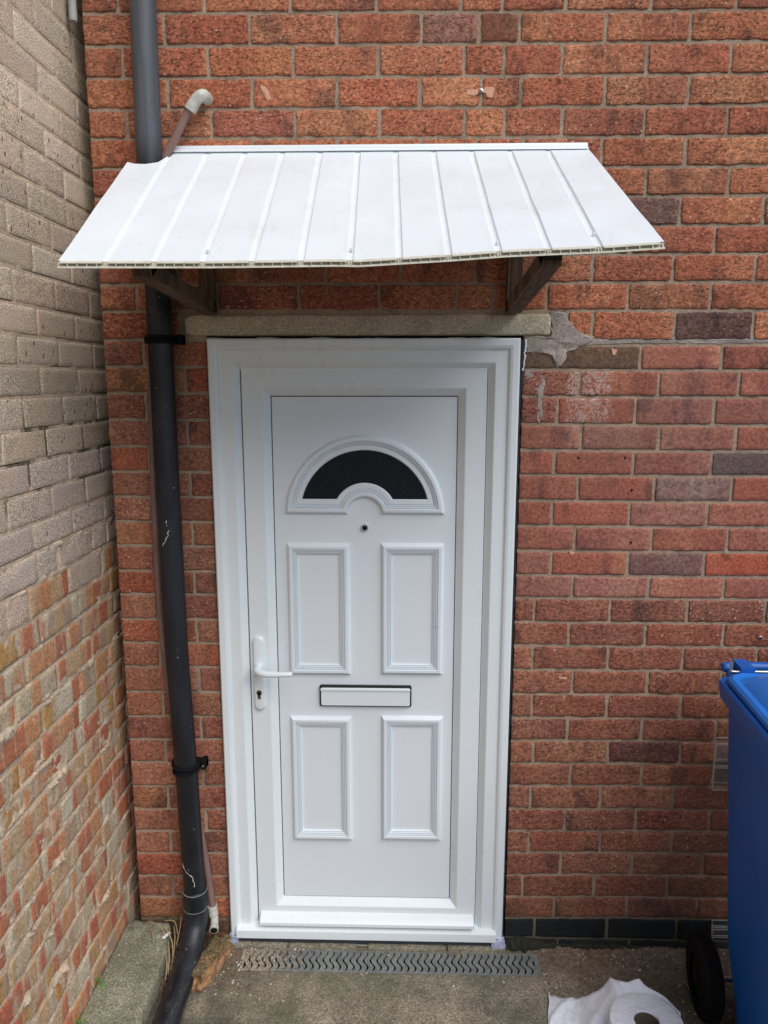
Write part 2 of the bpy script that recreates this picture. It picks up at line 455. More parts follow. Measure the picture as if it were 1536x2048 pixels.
# ------------------------------------------------------------------ brick walls
ZR = [-0.0086, 0.0692, 0.1448, 0.223, 0.301, 0.3771, 0.4513, 0.5294, 0.6035, 0.6795, 0.753, 0.8293, 0.906, 0.9818, 1.0558, 1.1297, 1.1981, 1.2719, 1.3462, 1.4202, 1.4951, 1.5662, 1.639, 1.7181, 1.792, 1.873, 1.9545, 2.0288, 2.103, 2.1769, 2.2525, 2.3261, 2.4015, 2.4764, 2.5518, 2.6296, 2.7033]
ZL = [-0.0109, 0.0372, 0.1158, 0.1918, 0.2723, 0.3507, 0.4269, 0.5063, 0.589, 0.6656, 0.7422, 0.8228, 0.904, 0.9809, 1.0554, 1.1337, 1.2065, 1.2829, 1.3561, 1.43, 1.5037, 1.578, 1.6543, 1.7296, 1.8039, 1.8774, 1.956, 2.0269, 2.103, 2.178, 2.2559, 2.3303, 2.4074, 2.4798, 2.5574, 2.6351, 2.7141]
ROWS = {-1: [0.62, 0.85, 1.08], 0: [0.544, 0.774, 0.997], 1: [0.603, 0.832, 1.056], 2: [0.5, 0.726, 0.956], 3: [0.617, 0.841, 1.064], 4: [0.515, 0.738, 0.961], 5: [0.625, 0.844, 1.07], 6: [0.515, 0.731, 0.954], 7: [0.635, 0.853, 1.071], 8: [0.519, 0.746, 0.967], 9: [0.62, 0.845, 1.068], 10: [0.51, 0.736, 0.957], 11: [0.628, 0.853, 1.072], 12: [0.506, 0.731, 0.953, 1.171], 13: [0.61, 0.838, 1.067], 14: [0.506, 0.729, 0.956, 1.183], 15: [0.615, 0.837, 1.056], 16: [0.549, 0.773, 0.994], 17: [0.615, 0.837, 1.055], 18: [0.545, 0.768, 0.991], 19: [0.617, 0.835, 1.056], 20: [0.547, 0.771, 0.992], 21: [0.62, 0.839, 1.055], 22: [0.551, 0.769, 0.989], 23: [0.608, 0.829, 1.052], 24: [0.545, 0.775, 0.999], 25: [0.638, 0.863, 1.077], 26: [-0.18, 0.045, 0.261, 0.36, 0.509, 0.731, 0.955], 27: [0.31, 0.631, 0.848, 1.07], 28: [0.5, 0.73, 0.955], 29: [0.63, 0.857, 1.078], 30: [0.53, 0.761, 0.98], 31: [-0.52, -0.293, -0.066, 0.157, 0.308, 0.43, 0.64, 0.861], 32: [-0.634, -0.405, -0.18, 0.047, 0.273, 0.379, 0.532, 0.748, 0.965], 33: [-0.516, -0.291, -0.065, 0.154, 0.316, 0.42, 0.64, 0.858], 34: [-0.635, -0.408, -0.18, 0.044, 0.269, 0.374, 0.526, 0.746, 0.962], 35: [-0.52, -0.294, -0.064, 0.158, 0.307, 0.412, 0.634, 0.853], 36: [-0.64, -0.412, -0.186, 0.04, 0.259, 0.368, 0.53, 0.748, 0.965]}
XL, XR, ZTOP = -0.735, 2.6, 4.6
DL, DR = -0.442, 0.449                # door opening

def zj(k, x):
    if k < 0: return -0.09
    if k > 36:
        return 0.5 * (ZR[36] + ZL[36]) + (k - 36) * .0752
    t = min(1, max(0, (x + .68) / 1.5))
    return ZL[k] + (ZR[k] - ZL[k]) * t

class Bricks:
    def __init__(s): s.V = []; s.F = []; s.tint = []; s.var = []
    def add(s, mp, u0, u1, zb, zt, tint, var, fine=True, rough=.0016, depth=.016, proud=0.0, chip=0.0):
        """mp(u, z, d) -> point; zb, zt functions of u; d is how far behind the face"""
        L = u1 - u0; H = zt(u0) - zb(u0)
        if L < .012 or H < .012: return
        if fine:
            nx = max(3, int(L / .011)); ny = 6
        else: nx = 3; ny = 2
        e = .0022
        us = [0.0, e] + [e + (L - 2*e) * i / nx for i in range(1, nx)] + [L - e, L]
        vs = [0.0, e] + [e + (H - 2*e) * i / ny for i in range(1, ny)] + [H - e, H]
        us = [us[0]] + us + [us[-1]]; vs = [vs[0]] + vs + [vs[-1]]
        NU, NV = len(us), len(vs); base = len(s.V)
        seed = var[0] * 100
        tilt = (rnd.random() - .5) * .0016; tilt2 = (rnd.random() - .5) * .0012
        for j, v in enumerate(vs):
            for i, u in enumerate(us):
                uu = u0 + u; fb, ft = zb(uu), zt(uu)
                zz = fb + (ft - fb) * v / H
                ring = min(i, NU-1-i, j, NV-1-j)
                # edge wobble, strongest at the rim
                wu = wz = 0.0
                if fine:
                    k = 1.0 if ring < 2 else .4
                    wu = (nz(zz * 60, seed, 1.3) + .7*nz(zz * 170, seed, 4.3)) * rough * k * (1 if min(i, NU-1-i) < 3 else 0)
                    wz = (nz(uu * 45, seed, 7.7) + .7*nz(uu * 150, seed, 2.7)) * rough * k * (1 if min(j, NV-1-j) < 3 else 0)
                # round the corners
                cu = min(u, L - u); cv = min(v, H - v); r = .0035
                if cu < r and cv < r:
                    a = r - cu; b = r - cv; dd = math.hypot(a, b)
                    if dd > r:
                        f = r / dd
                        nu_, nv_ = r - a*f, r - b*f
                        uu += (nu_ - cu) * (1 if u < L/2 else -1); zz += (nv_ - cv) * (1 if v < H/2 else -1)
                d = depth if ring == 0 else (.0011 if ring == 1 else 0.0)
                if ring >= 1 and fine:
                    d += nz(uu*38, zz*70, seed) * rough * .75
                    if chip and ring <= 3:
                        q = nz(uu*22, zz*22, seed + 9)
                        if q > .25: d += (q - .25) * .014 * chip
                d += tilt * (u / L - .5) * 2 + tilt2 * (v / H - .5) * 2 - proud
                s.V.append(mp(uu + wu, zz + wz, d))
                s.tint.append(tint); s.var.append(var)
        for j in range(NV - 1):
            for i in range(NU - 1):
                a = base + j*NU + i
                s.F.append((a, a+1, a+NU+1, a+NU))
    def build(s, name, mat, parent, flip=False):
        F = [f[::-1] for f in s.F] if flip else s.F
        return mesh(name, s.V, F, mat, parent, smooth=True, attrs={"tint": s.tint, "var": s.var})

def jit(c, a=.12):
    k = 1 + (rnd.random() - .5) * 2 * a
    return tuple(max(0, x * k * (1 + (rnd.random() - .5) * a * .5)) for x in c)

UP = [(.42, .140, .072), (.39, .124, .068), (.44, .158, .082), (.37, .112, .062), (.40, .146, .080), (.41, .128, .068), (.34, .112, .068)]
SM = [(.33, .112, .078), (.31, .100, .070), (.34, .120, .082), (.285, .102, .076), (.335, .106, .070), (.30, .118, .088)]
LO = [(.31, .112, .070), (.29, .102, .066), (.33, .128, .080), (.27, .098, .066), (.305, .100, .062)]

wall = empty("brick_wall", (0, 0.1, GZ))
tag(wall, "red brick house wall with sandy mortar behind and around the white door", "wall")
B = Bricks()
fmap = lambda u, z, d: (u, d, z)
k = -1
while zj(k, 0) < ZTOP:
    known = sorted(ROWS.get(k, []))
    if not known:
        known = [(-.634 if k % 2 == 0 else -.52) + .2235 * i for i in range(6)]
    full = k >= 25 or (k == 25)
    perps = []
    # left pier
    left = [-.624 + .2245] if k % 2 == 0 else [-.507]
    if k < 25: lp = [-.624] if k % 2 == 0 else [-.507]
    else:
        lp = [-.634] if k % 2 == 0 else [-.515]
    pts = [XL] + [q for q in lp if all(abs(q - z) > .06 for z in known)]
    x0k = known[0]
    if k < 25:
        pts += [x for x in ([-.40, -.18, .045, .27] if k % 2 == 0 else [-.285, -.06, .165, .39]) if x < known[0] - .08]
    pts += known
    x = known[-1]
    while x < XR: x += .2235 + (rnd.random() - .5) * .006; pts.append(x)
    # split long gaps evenly
    out = [pts[0]]
    for q in pts[1:]:
        g = q - out[-1]
        if g > .33:
            n_ = max(1, round(g / .2235))
            a0 = out[-1]
            for i in range(1, n_): out.append(a0 + g * i / n_)
        out.append(q)
    for i in range(len(out) - 1):
        u0, u1 = out[i], out[i+1]
        if u0 > XR: break
        j0 = .0042 + rnd.random() * .0018; j1 = .0042 + rnd.random() * .0018
        a, b = (u0 if i == 0 else u0 + j0), u1 - j1
        xc = .5 * (u0 + u1)
        segs = [(a, b)]
        if k < 25:                                     # cut at the door opening
            segs = []
            if a < DL: segs.append((a, min(b, DL)))
            if b > DR: segs.append((max(a, DR), b))
        if k == 25:                                    # the lintel takes this course above the door
            segs = []
            if a < -.503: segs.append((a, min(b, -.507)))
            if b > .60: segs.append((max(a, .60 if a < .6 else a), b))
            if a < .60 and b > .60: segs[-1] = (.572, b)
        for (a, b) in segs:
            if b - a < .014: continue
            xc = .5 * (a + b); z = zj(k, xc)
            # which facing brick
            right = xc > .44
            if k <= 0 and right:
                tint = jit((.014, .016, .018), .2); rus = 0.0
            elif k <= 0: tint = jit((.17, .07, .045), .2); rus = .4
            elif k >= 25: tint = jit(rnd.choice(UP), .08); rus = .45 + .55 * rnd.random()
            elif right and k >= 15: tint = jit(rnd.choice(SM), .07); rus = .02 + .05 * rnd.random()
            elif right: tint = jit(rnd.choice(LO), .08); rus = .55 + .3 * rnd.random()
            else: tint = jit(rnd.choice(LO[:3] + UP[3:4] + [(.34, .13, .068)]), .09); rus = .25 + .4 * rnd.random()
            chalk = 0.0
            # the individual bricks that stand out
            if k == 25 and .86 < xc < 1.08: tint = (.13, .062, .052); rus = .8
            if k == 20 and xc > 1.0 and xc < 1.2: tint = (.13, .082, .075)
            if k == 16 and .77 < xc < .99: tint = (.19, .092, .080)
            if k == 16 and .99 < xc < 1.2: tint = (.38, .09, .05)
            if k == 21 and .839 < xc < 1.05: tint = (.32, .125, .09)
            if k == 19 and .84 < xc < 1.05: tint = (.24, .13, .11)
            if k == 8 and .746 < xc < .967: tint = (.16, .06, .050)
            if k == 35 and .31 < xc < .41: tint = (.20, .075, .045); rus = .1
            if k == 35 and .16 < xc < .30: tint = (.30, .135, .095)
            if k == 29 and .6 < xc < .86: tint = (.19, .095, .08)
            if k == 24 and xc < .78 and right: tint = (.15, .088, .058); rus = .1
            if k in (22, 23) and .5 < xc < .75: chalk = .8
            if k == 21 and .5 < xc < .8: chalk = .25
            if k in (22, 23) and xc < .55 and right: tint = (.33, .12, .085); rus = .9
            zb = (lambda u, k=k: zj(k, u) + .0050); zt = (lambda u, k=k: zj(k+1, u) - .0050)
            if k == 24 and right: zt = lambda u: zj(25, u) - .016
            if k == -1: zt = lambda u: zj(0, u) - .004
            far = z > 3.0 or a > 1.6
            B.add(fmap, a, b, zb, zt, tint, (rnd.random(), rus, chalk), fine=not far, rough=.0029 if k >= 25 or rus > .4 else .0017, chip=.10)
    k += 1
B.build("brickwork", red_brick, wall)

def sheet(V, F, mp, u0, u1, v0, v1, du, dv, f):
    nu = max(1, int((u1-u0)/du)); nv = max(1, int((v1-v0)/dv)); b = len(V)
    for j in range(nv+1):
        for i in range(nu+1):
            u = u0 + (u1-u0)*i/nu; v = v0 + (v1-v0)*j/nv
            V.append(mp(u, v, f(u, v)))
    for j in range(nv):
        for i in range(nu):
            a = b + j*(nu+1) + i; F.append((a, a+1, a+nu+2, a+nu+1))

V, F = [], []
fm = lambda u, v: .0037 + nz(u*30, v*30) * .0012 + nz(u*7, v*9, 3) * .0010
sheet(V, F, fmap, XL, DL, -.12, 1.888, .012, .012, fm)
sheet(V, F, fmap, DR, 1.5, -.12, 1.888, .012, .012, fm)
sheet(V, F, fmap, 1.5, XR, -.12, 1.888, .05, .05, fm)
sheet(V, F, fmap, XL, 1.5, 1.888, 3.0, .012, .012, fm)
sheet(V, F, fmap, 1.5, XR, 1.888, 3.0, .05, .05, fm)
sheet(V, F, fmap, XL, XR, 3.0, ZTOP, .1, .1, lambda u, v: .004)
mesh("mortar", V, F, mortar_red, wall, smooth=True)
bm = bmesh.new()
add_box(bm, XL + .002, DL - .004, .014, .55, -.2, ZTOP)
add_box(bm, DR + .004, XR, .014, .55, -.2, ZTOP)
add_box(bm, DL - .004, DR + .004, .014, .55, 1.892, ZTOP)
from_bm("wall_core", bm, mortar_red, wall)
box("door_reveal", DL - .003, DR + .003, .052, .30, -.12, 1.891, black_gap, wall)

# lintel
bm = bmesh.new(); add_box(bm, -.502, .522, -.004, .05, 1.8885, 1.945)
bmesh.ops.subdivide_edges(bm, edges=[e for e in bm.edges if abs(e.verts[0].co.x - e.verts[1].co.x) > .5], cuts=60)
bmesh.ops.bevel(bm, geom=[e for e in bm.edges if len(e.link_faces) == 2 and e.calc_face_angle(0) > .5], offset=.006, segments=3, affect='EDGES', profile=.5)
for v in bm.verts:
    v.co.z += nz(v.co.x*14, 3.1, v.co.z*8) * .0016; v.co.y += nz(v.co.x*20, v.co.z*20) * .001
    if v.co.x < -.48: v.co.z += (1.917 - v.co.z) * .25 * min(1, (-.48 - v.co.x) / .02)
from_bm("lintel", bm, lintel_mat, wall, smooth=True)

# cement repair beside the lintel
def blob(name, outline, thick, mat, parent, y=0.0, amp=.0025, seedv=0., wob=.004):
    bm = bmesh.new()
    P = []
    n_ = len(outline)
    for i in range(n_):
        a = Vector(outline[i]); b = Vector(outline[(i+1) % n_])
        m_ = max(1, int((b-a).length / .006))
        for q in range(m_):
            c = a.lerp(b, q / m_); t = nz(c.x*60, c.y*60, seedv)
            P.append(Vector((c.x + t*wob, c.y + nz(c.y*55, c.x*50, seedv+4)*wob)))
    cx = sum((p.x for p in P)) / len(P); cz = sum((p.y for p in P)) / len(P)
    rings = []
    for s_, d in ((1.0, .006), (.985, -thick*.6), (.93, -thick), (.75, -thick), (.5, -thick), (.25, -thick)):
        rings.append([bm.verts.new((cx + (p.x-cx)*s_, y + d + (nz(p.x*40*s_, p.y*40*s_, seedv) * amp if s_ < .99 else 0), cz + (p.y-cz)*s_)) for p in P])
    ce = bm.verts.new((cx, y - thick, cz))
    N = len(P)
    for r in range(len(rings)-1):
        for i in range(N): bm.faces.new((rings[r][i], rings[r][(i+1)%N], rings[r+1][(i+1)%N], rings[r+1][i]))
    for i in range(N): bm.faces.new((rings[-1][i], rings[-1][(i+1)%N], ce))
    return from_bm(name, bm, mat, parent, smooth=True)
blob("cement_patch", [(.521,1.950),(.545,1.953),(.568,1.948),(.571,1.928),(.584,1.912),(.606,1.898),(.628,1.886),(.640,1.876),(.612,1.860),(.590,1.850),(.572,1.846),(.566,1.822),(.555,1.804),(.540,1.801),(.531,1.822),(.515,1.836),(.49,1.846),(.453,1.843),(.452,1.884),(.522,1.886)], .0030, mortar_grey, wall, 0, .0045, 1., .006)
blob("cement_patch", [(.56,1.888),(.70,1.884),(.95,1.886),(1.25,1.884),(1.25,1.868),(.95,1.866),(.70,1.866),(.6,1.862)], .002, mortar_grey, wall, .004, .0015, 5., .003)
blob("cement_patch", [(.452,1.796),(.505,1.794),(.512,1.752),(.506,1.70),(.512,1.66),(.50,1.642),(.492,1.652),(.494,1.70),(.492,1.762),(.485,1.779),(.452,1.778)], .002, mortar_grey, wall, 0.002, .002, 9., .003)
# screws and old fixing holes in the wall
for (x, z, r) in [(.315, 2.516, .0055), (1.175, 1.014, .0062)]:
    bm = bmesh.new(); add_tube(bm, [(x, .004, z), (x, -.003, z), (x, -.0042, z)], [r, r, r*.6], 16)
    s_ = from_bm("screw", bm, steel, wall, smooth=True)
    bm = bmesh.new(); add_tube(bm, [(x, -.003, z), (x, -.0047, z)], r*.38, 10); from_bm("screw_recess", bm, lens_black, s_)
for (x, z) in [(.747,1.547),(.771,1.454),(.778,1.30),(.615,1.546)]:
    bm = bmesh.new(); add_tube(bm, [(x, .006, z), (x, -.0012, z)], .0034, 10); from_bm("plug_hole", bm, lens_black, wall)

spall = mat_plain("fresh_spalled_brick", (.60, .33, .215), .9, var=.45, scale=110, bump=.0015)
for q, P in enumerate([[(.278,2.520),(.306,2.522),(.309,2.512),(.300,2.504),(.288,2.508),(.276,2.509)], [(.322,2.524),(.347,2.527),(.350,2.516),(.346,2.500),(.330,2.503),(.328,2.512),(.320,2.514)],
                       [(-.272,2.534),(-.258,2.536),(-.247,2.520),(-.240,2.500),(-.252,2.499),(-.262,2.514)], [(.690,1.852),(.708,1.850),(.706,1.836),(.697,1.832)], [(.600,1.272),(.618,1.268),(.612,1.262),(.603,1.262)], [(.585,.882),(.612,.884),(.610,.877),(.588,.876)]]):
    blob("spalled_patch", P, .0012, spall, wall, 0.0, .0006, 20. + q, .0025)

# ------------------------------------------------------------------ neighbouring wall on the left
SX = -.775
side = empty("side_wall", (SX - .1, -1.0, GZ))
tag(side, "weathered side wall, grey bricks above and patchy old red bricks below, meeting the red wall at a corner", "wall")
smap = lambda u, z, d: (SX - d, u, z)       # u runs along Y
ZS = [1.122, 1.197, 1.278, 1.355, 1.425, 1.50, 1.573, 1.649, 1.7255, 1.7965, 1.8685, 1.9385, 2.0165, 2.0865, 2.1585, 2.229, 2.308, 2.377, 2.449, 2.522, 2.596, 2.675]
i0 = 0
zz_ = ZS[0]
low = []
while zz_ > -.12: zz_ -= .0745 + (rnd.random() - .5) * .006; low.append(zz_)
ZS = low[::-1] + ZS
nlow = len(low)
while ZS[-1] < ZTOP: ZS.append(ZS[-1] + .0748)
GR = [(.54, .435, .325), (.49, .395, .30), (.56, .455, .345), (.47, .38, .285), (.58, .475, .365), (.51, .41, .31)]
PK = [(.50, .40, .325), (.52, .42, .35), (.48, .39, .31)]
S = Bricks()
for r in range(len(ZS) - 1):
    z0, z1 = ZS[r], ZS[r+1]; zc = .5*(z0+z1)
    rel = r - nlow
    perps = []
    if zc > 1.36:
        A = [.017] ; st = .017 if (abs(zc - 1.685) < 9 and round((zc - 1.6875) / .0745) % 2 == 0) else -.09
        if zc > 2.2: st = -.09 if st > 0 else .017
        y = st
        perps = [.24]
        while y > -3.2: perps.append(y + (rnd.random()-.5)*.008); y -= .2075
    else:
        y = .10 - rnd.random() * .1; perps = [.24]
        while y > -3.2:
            perps.append(y); y -= (.212 if rnd.random() < .6 else .108) + (rnd.random()-.5)*.015
    for i in range(len(perps) - 1):
        u1, u0 = perps[i], perps[i+1]
        old = 0.0
        if zc < 1.20: old = 1.0
        elif zc < 1.30: old = 1.0 if rnd.random() < .6 else .15
        elif zc < 1.36: old = .8 if u1 < -.35 and rnd.random() < .5 else 0.0
        if old > .5: tint = jit(rnd.choice([(.30,.2,.13),(.34,.15,.08),(.3,.25,.18)]), .1)
        elif zc < 1.55: tint = jit(rnd.choice(PK), .06)
        else: tint = jit(rnd.choice(GR), .08)
        jt = .0042 if zc > 1.36 else .0065
        rough = .0009 if zc > 1.36 else .0026
        ph = rnd.random() * 10
        zb = (lambda u, z0=z0, r=r, jt=jt, rough=rough: z0 + jt + (nz(u*4, r*3.) * .004 if rough > .002 else nz(u*2, r*3.)*.0015))
        zt = (lambda u, z1=z1, r=r, jt=jt, rough=rough: z1 - jt + (nz(u*4, (r+1)*3.) * .004 if rough > .002 else nz(u*2, (r+1)*3.)*.0015))
        far = u1 < -1.3 or zc > 3.0
        S.add(smap, u0 + jt, u1 - jt, zb, zt, tint, (rnd.random(), old, 0), fine=not far, rough=rough, chip=.1 if zc > 1.36 else .7, proud=(rnd.random()-.5)*(.0008 if zc > 1.36 else .004), depth=.022)
S.build("brickwork", side_brick, side, flip=False)
V, F = [], []
def fside(u, v):
    d = .0012 + nz(u*26, v*26, 2) * .0009
    if v > 1.36:
        # open cracks where the bedding has shrunk from the bricks
        j = min(ZS, key=lambda q: abs(q - v)); q = v - j - .0033
        if abs(q) < .0010 and nz(u*5, j*17, 1.) > .08: d += .010
    if v < 1.36:
        # squeezed-out lumps of mortar along the bed joints
        j = min(ZS, key=lambda q: abs(q - v)); near = math.exp(-((v - j) / .011) ** 2)
        q2 = v - j - .0048
        if abs(q2) < .0022 and nz(u*6, j*23, 9.) > -.05: d += .012
        n_ = nz(u*9, j*31, 4) + .45 * nz(u*31, v*40, 8)
        d = (.012 if (abs(q2) < .0022 and nz(u*6, j*23, 9.) > -.05) else .0026) + nz(u*40, v*40, 2) * .003 - max(0, n_ - .08) * .017 * near * (1 + 1.2*nz(u*110, v*110, 6))
    return d
sheet(V, F, smap, -1.4, .24, -.12, 1.40, .0055, .0045, fside)
sheet(V, F, smap, -1.4, .24, 1.40, 3.0, .012, .00145, fside)
sheet(V, F, smap, -3.3, -1.4, -.12, 3.0, .05, .05, lambda u, v: .004)
sheet(V, F, smap, -3.3, .24, 3.0, ZTOP, .1, .1, lambda u, v: .004)
mesh("mortar", V, F, mortar_side, side, smooth=True)
box("wall_core", SX - .25, SX - .024, -3.3, .24, -.2, ZTOP, mortar_side, side)

# ------------------------------------------------------------------ ground
bm = bmesh.new()
V, F = [], []
gmap = lambda u, v, d: (u, v, GZ + d)
def fg(u, v): return nz(u*9, v*9) * .0022 + nz(u*45, v*45, 2) * .0012 + (.006 * max(0, nz(u*7, v*12, 6)) if v > -.14 and (u > .56 or u < -.4) else 0)
# the drain channel leaves a slot in the sheet
CX0, CX1, CY0, CY1 = -.392, .546, -.128, -.040
sheet(V, F, gmap, -.80, 1.7, -.9, CY0, .010, .010, fg)
sheet(V, F, gmap, -.80, CX0, CY0, CY1, .010, .010, fg)
sheet(V, F, gmap, CX1, 1.7, CY0, CY1, .010, .010, fg)
sheet(V, F, gmap, -.80, 1.7, CY1, .03, .010, .010, fg)
n0 = len(V)
def far_rect(x0, x1, y0, y1):
    b = len(V); V.extend([(x0,y0,GZ),(x1,y0,GZ),(x1,y1,GZ),(x0,y1,GZ)]); F.append((b,b+1,b+2,b+3))
far_rect(-3.2, 3.2, -2.4, -.9); far_rect(1.7, 3.2, -.9, .03); far_rect(-3.2, -.80, -.9, .03)
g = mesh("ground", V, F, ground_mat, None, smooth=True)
tag(g, "stained concrete yard at the foot of the brick wall", "ground", kind="structure")

V, F = [], []
far_rect(-60, 60, -80, -2.4); far_rect(3.2, 60, -2.4, 20); far_rect(-60, -3.2, -2.4, 20); far_rect(-3.2, 3.2, .03, 20)
added_dark = mat_plain("added_dark_ground", (.045, .045, .045), .9, var=.5, scale=120, bump=.003)  # added out of view, dark so less light bounces up under the canopy
tag(mesh("added_ground", V, F, added_dark, None), "added dark ground out of view beyond the concrete yard", "added_ground", kind="structure")

# raised mossy slab along the side wall
bm = bmesh.new()
V, F = [], []
slab_edge = lambda y: interp(y, [-1.6, -.39, -.125, .0], [-.600, -.606, -.612, -.640])
NX, NY = 26, 150
for j in range(NY+1):
    y = -1.5 + 1.498 * j / NY
    xe = slab_edge(y) + nz(y*22, 1.) * .009 + (nz(y*60, 3.) * .006) - (.02*max(0, nz(y*40, 6.)) if y > -.12 else 0)
    for i in range(NX+3):
        if i <= NX:
            x = SX + .004 + (xe - SX - .004) * i / NX
            z = .030 + nz(x*12, y*12) * .0025 + nz(x*50, y*50) * .0010
            if j == NY: z = .018
            if y > -.075: z += .003 + nz(x*40, y*40, 5) * .009
            if i == NX: z -= .004
        elif i == NX+1: x = xe + .003; z = .012
        else: x = xe + .006 + nz(y*30, 9.) * .004; z = GZ - .01
        V.append((x, y, z))
for j in range(NY):
    for i in range(NX+2):
        a = j*(NX+3)+i; F.append((a, a+1, a+NX+4, a+NX+3))
b0 = len(V)
for i in range(NX+3):
    v = V[NY*(NX+3)+i]; V.append((v[0], v[1] + .002, GZ - .01))
for i in range(NX+2): F.append((NY*(NX+3)+i, NY*(NX+3)+i+1, b0+i+1, b0+i))
o = mesh("concrete_slab", V, F, slab_mat, None, smooth=True)
tag(o, "raised mossy concrete slab with a crumbling end along the foot of the side wall", "slab")

# doorstep strip under the threshold
bm = bmesh.new()
xs = [-.437, -.25, -.03, .005, .26, .45]
for i in range(len(xs)-1):
    if xs[i+1] - xs[i] < .06: continue
    add_box(bm, xs[i] + .003, xs[i+1] - .003, -.036, .06, GZ - .03, GZ + .010 + rnd.random()*.002)
bmesh.ops.subdivide_edges(bm, edges=[e for e in bm.edges if abs(e.verts[0].co.x - e.verts[1].co.x) > .1], cuts=20)
for v in bm.verts: v.co.y += nz(v.co.x*30, v.co.z*10) * .004 if v.co.y < 0 else 0; v.co.z += nz(v.co.x*25, v.co.y*20, 3) * .002
o = from_bm("doorstep", bm, step_mat, None, smooth=True, bevel=.003)
tag(o, "worn tan concrete strip between the white threshold and the drain", "doorstep")

# ------------------------------------------------------------------ white front door
door = empty("front_door", (0, 0, GZ))
tag(door, "white plastic front door with a dark half-moon window and four raised panels", "door")

def rect_ring(name, x0, x1, z0, z1, prof, mat, parent, kb=1.0, smooth=False):
    """prof = [(inset, y)]; mitred ring, bottom insets scaled by kb"""
    V, F = [], []
    for (d, y) in prof:
        db = d * kb
        V += [(x0+d, y, z0+db), (x1-d, y, z0+db), (x1-d, y, z1-d), (x0+d, y, z1-d)]
    for i in range(len(prof)-1):
        for k in range(4):
            a, b = 4*i + k, 4*i + (k+1) % 4
            F.append((a, b, b+4, a+4))
    o = mesh(name, V, F, mat, parent)
    if len(prof) > 15: return o
    md = o.modifiers.new("round", 'BEVEL'); md.width = .0007; md.segments = 2; md.limit_method = 'ANGLE'; md.angle_limit = R(12)
    return o

rect_ring("frame", -.438, .438, -.037, 1.880, [(0, .05), (0, -.013), (.004, -.017), (.020, -.017), (.027, -.0145), (.031, -.009), (.034, -.0075), (.066, -.0075), (.068, -.0065), (.0855, .0095), (.0870, .05)], upvc, door, kb=.73)
sash = rect_ring("sash", -.3490, .3505, .030, 1.8010, [(0, .05), (0, .0075), (.0015, .0055), (.058, .0055), (.060, .0065), (.0795, .0225), (.0808, .05)], upvc, door)
bm = bmesh.new(); add_box(bm, -.2665, .2685, .0248, .045, .1125, 1.7185)
panel = from_bm("door_panel", bm, upvc2, door)
box("gasket", -.352, .354, .030, .049, .025, 1.8035, black_gap, door)

PROF = [(0, .0252), (.0010, .0222), (.0080, .0125), (.0095, .0118), (.0165, .0118), (.0178, .0126), (.0188, .0172), (.0202, .0172), (.0216, .0140), (.0228, .0140), (.0238, .0192), (.0252, .0192), (.0264, .0162), (.0276, .0162), (.0286, .0212), (.0300, .0212), (.0312, .0188), (.0322, .0188), (.0335, .0238)]
for i, (x0, x1, z0, z1) in enumerate([(-.233, -.043, .875, 1.288), (.048, .237, .878, 1.289), (-.234, -.042, .316, .738), (.049, .241, .320, .742)]):
    o = rect_ring("raised_moulding", x0, x1, z0, z1, PROF, upvc2, door)
    V = [(x0+.032, .0236, z0+.032), (x1-.032, .0236, z0+.032), (x1-.032, .0236, z1-.032), (x0+.032, .0236, z1-.032)]
    mesh("moulding_field", V, [(0,1,2,3)], upvc2, o)

# half-moon surround with dark glass
ZC, RO, RI = 1.3755, .2355, .0485
def arch(d, y):
    n1, n2 = 72, 28
    Ro, Ri = RO - d, RI + d
    a0 = math.asin(d / Ro); b0 = math.asin(min(1, d / Ri))
    P = [(Ro*math.cos(a0 + (math.pi - 2*a0)*i/n1), Ro*math.sin(a0 + (math.pi-2*a0)*i/n1)) for i in range(n1+1)]
    P += [(Ri*math.cos(math.pi - b0 - (math.pi - 2*b0)*i/n2), Ri*math.sin(math.pi - b0 - (math.pi-2*b0)*i/n2)) for i in range(n2+1)]
    return [(x + .001, y, ZC + z) for x, z in P]
def arch_ring(name, prof, mat, parent):
    V, F = [], []; rings = [arch(d, y) for d, y in prof]; N = len(rings[0])
    for r in rings: V += r
    for i in range(len(rings)-1):
        for k in range(N): F.append((i*N+k, i*N+(k+1)%N, (i+1)*N+(k+1)%N, (i+1)*N+k))
    return mesh(name, V, F, mat, parent)
def set_smooth(o, ang=28):
    o.data.shade_smooth()
    try: o.data.set_sharp_from_angle(angle=R(ang))
    except Exception: pass
fan = arch_ring("arched_moulding", [(0, .0252), (.0010, .0222), (.0080, .0118), (.0095, .0112), (.0165, .0112), (.0178, .0120), (.0188, .0168), (.0202, .0168), (.0216, .0136), (.0228, .0136), (.0238, .0190), (.0252, .0190), (.0264, .0160), (.0276, .0160), (.0286, .0208), (.0300, .0208), (.0315, .0176), (.0430, .0172), (.0445, .0182), (.0462, .0215)], upvc2, door)
set_smooth(fan)
# glass face
ga = arch(.0455, .0210); n1 = 73
bm = bmesh.new(); vs = [bm.verts.new(p) for p in ga]
outer = vs[:n1]; inner = vs[n1:]            # outer runs right->left, inner left->right
m_ = len(inner)
for i in range(n1-1):
    ji = m_ - 1 - int(i * (m_-1) / (n1-1)); jn = m_ - 1 - int((i+1) * (m_-1) / (n1-1))
    f = [outer[i], outer[i+1], inner[jn]] + ([inner[ji]] if ji != jn else [])
    bm.faces.new(f)
from_bm("glass", bm, glass_dark, fan)

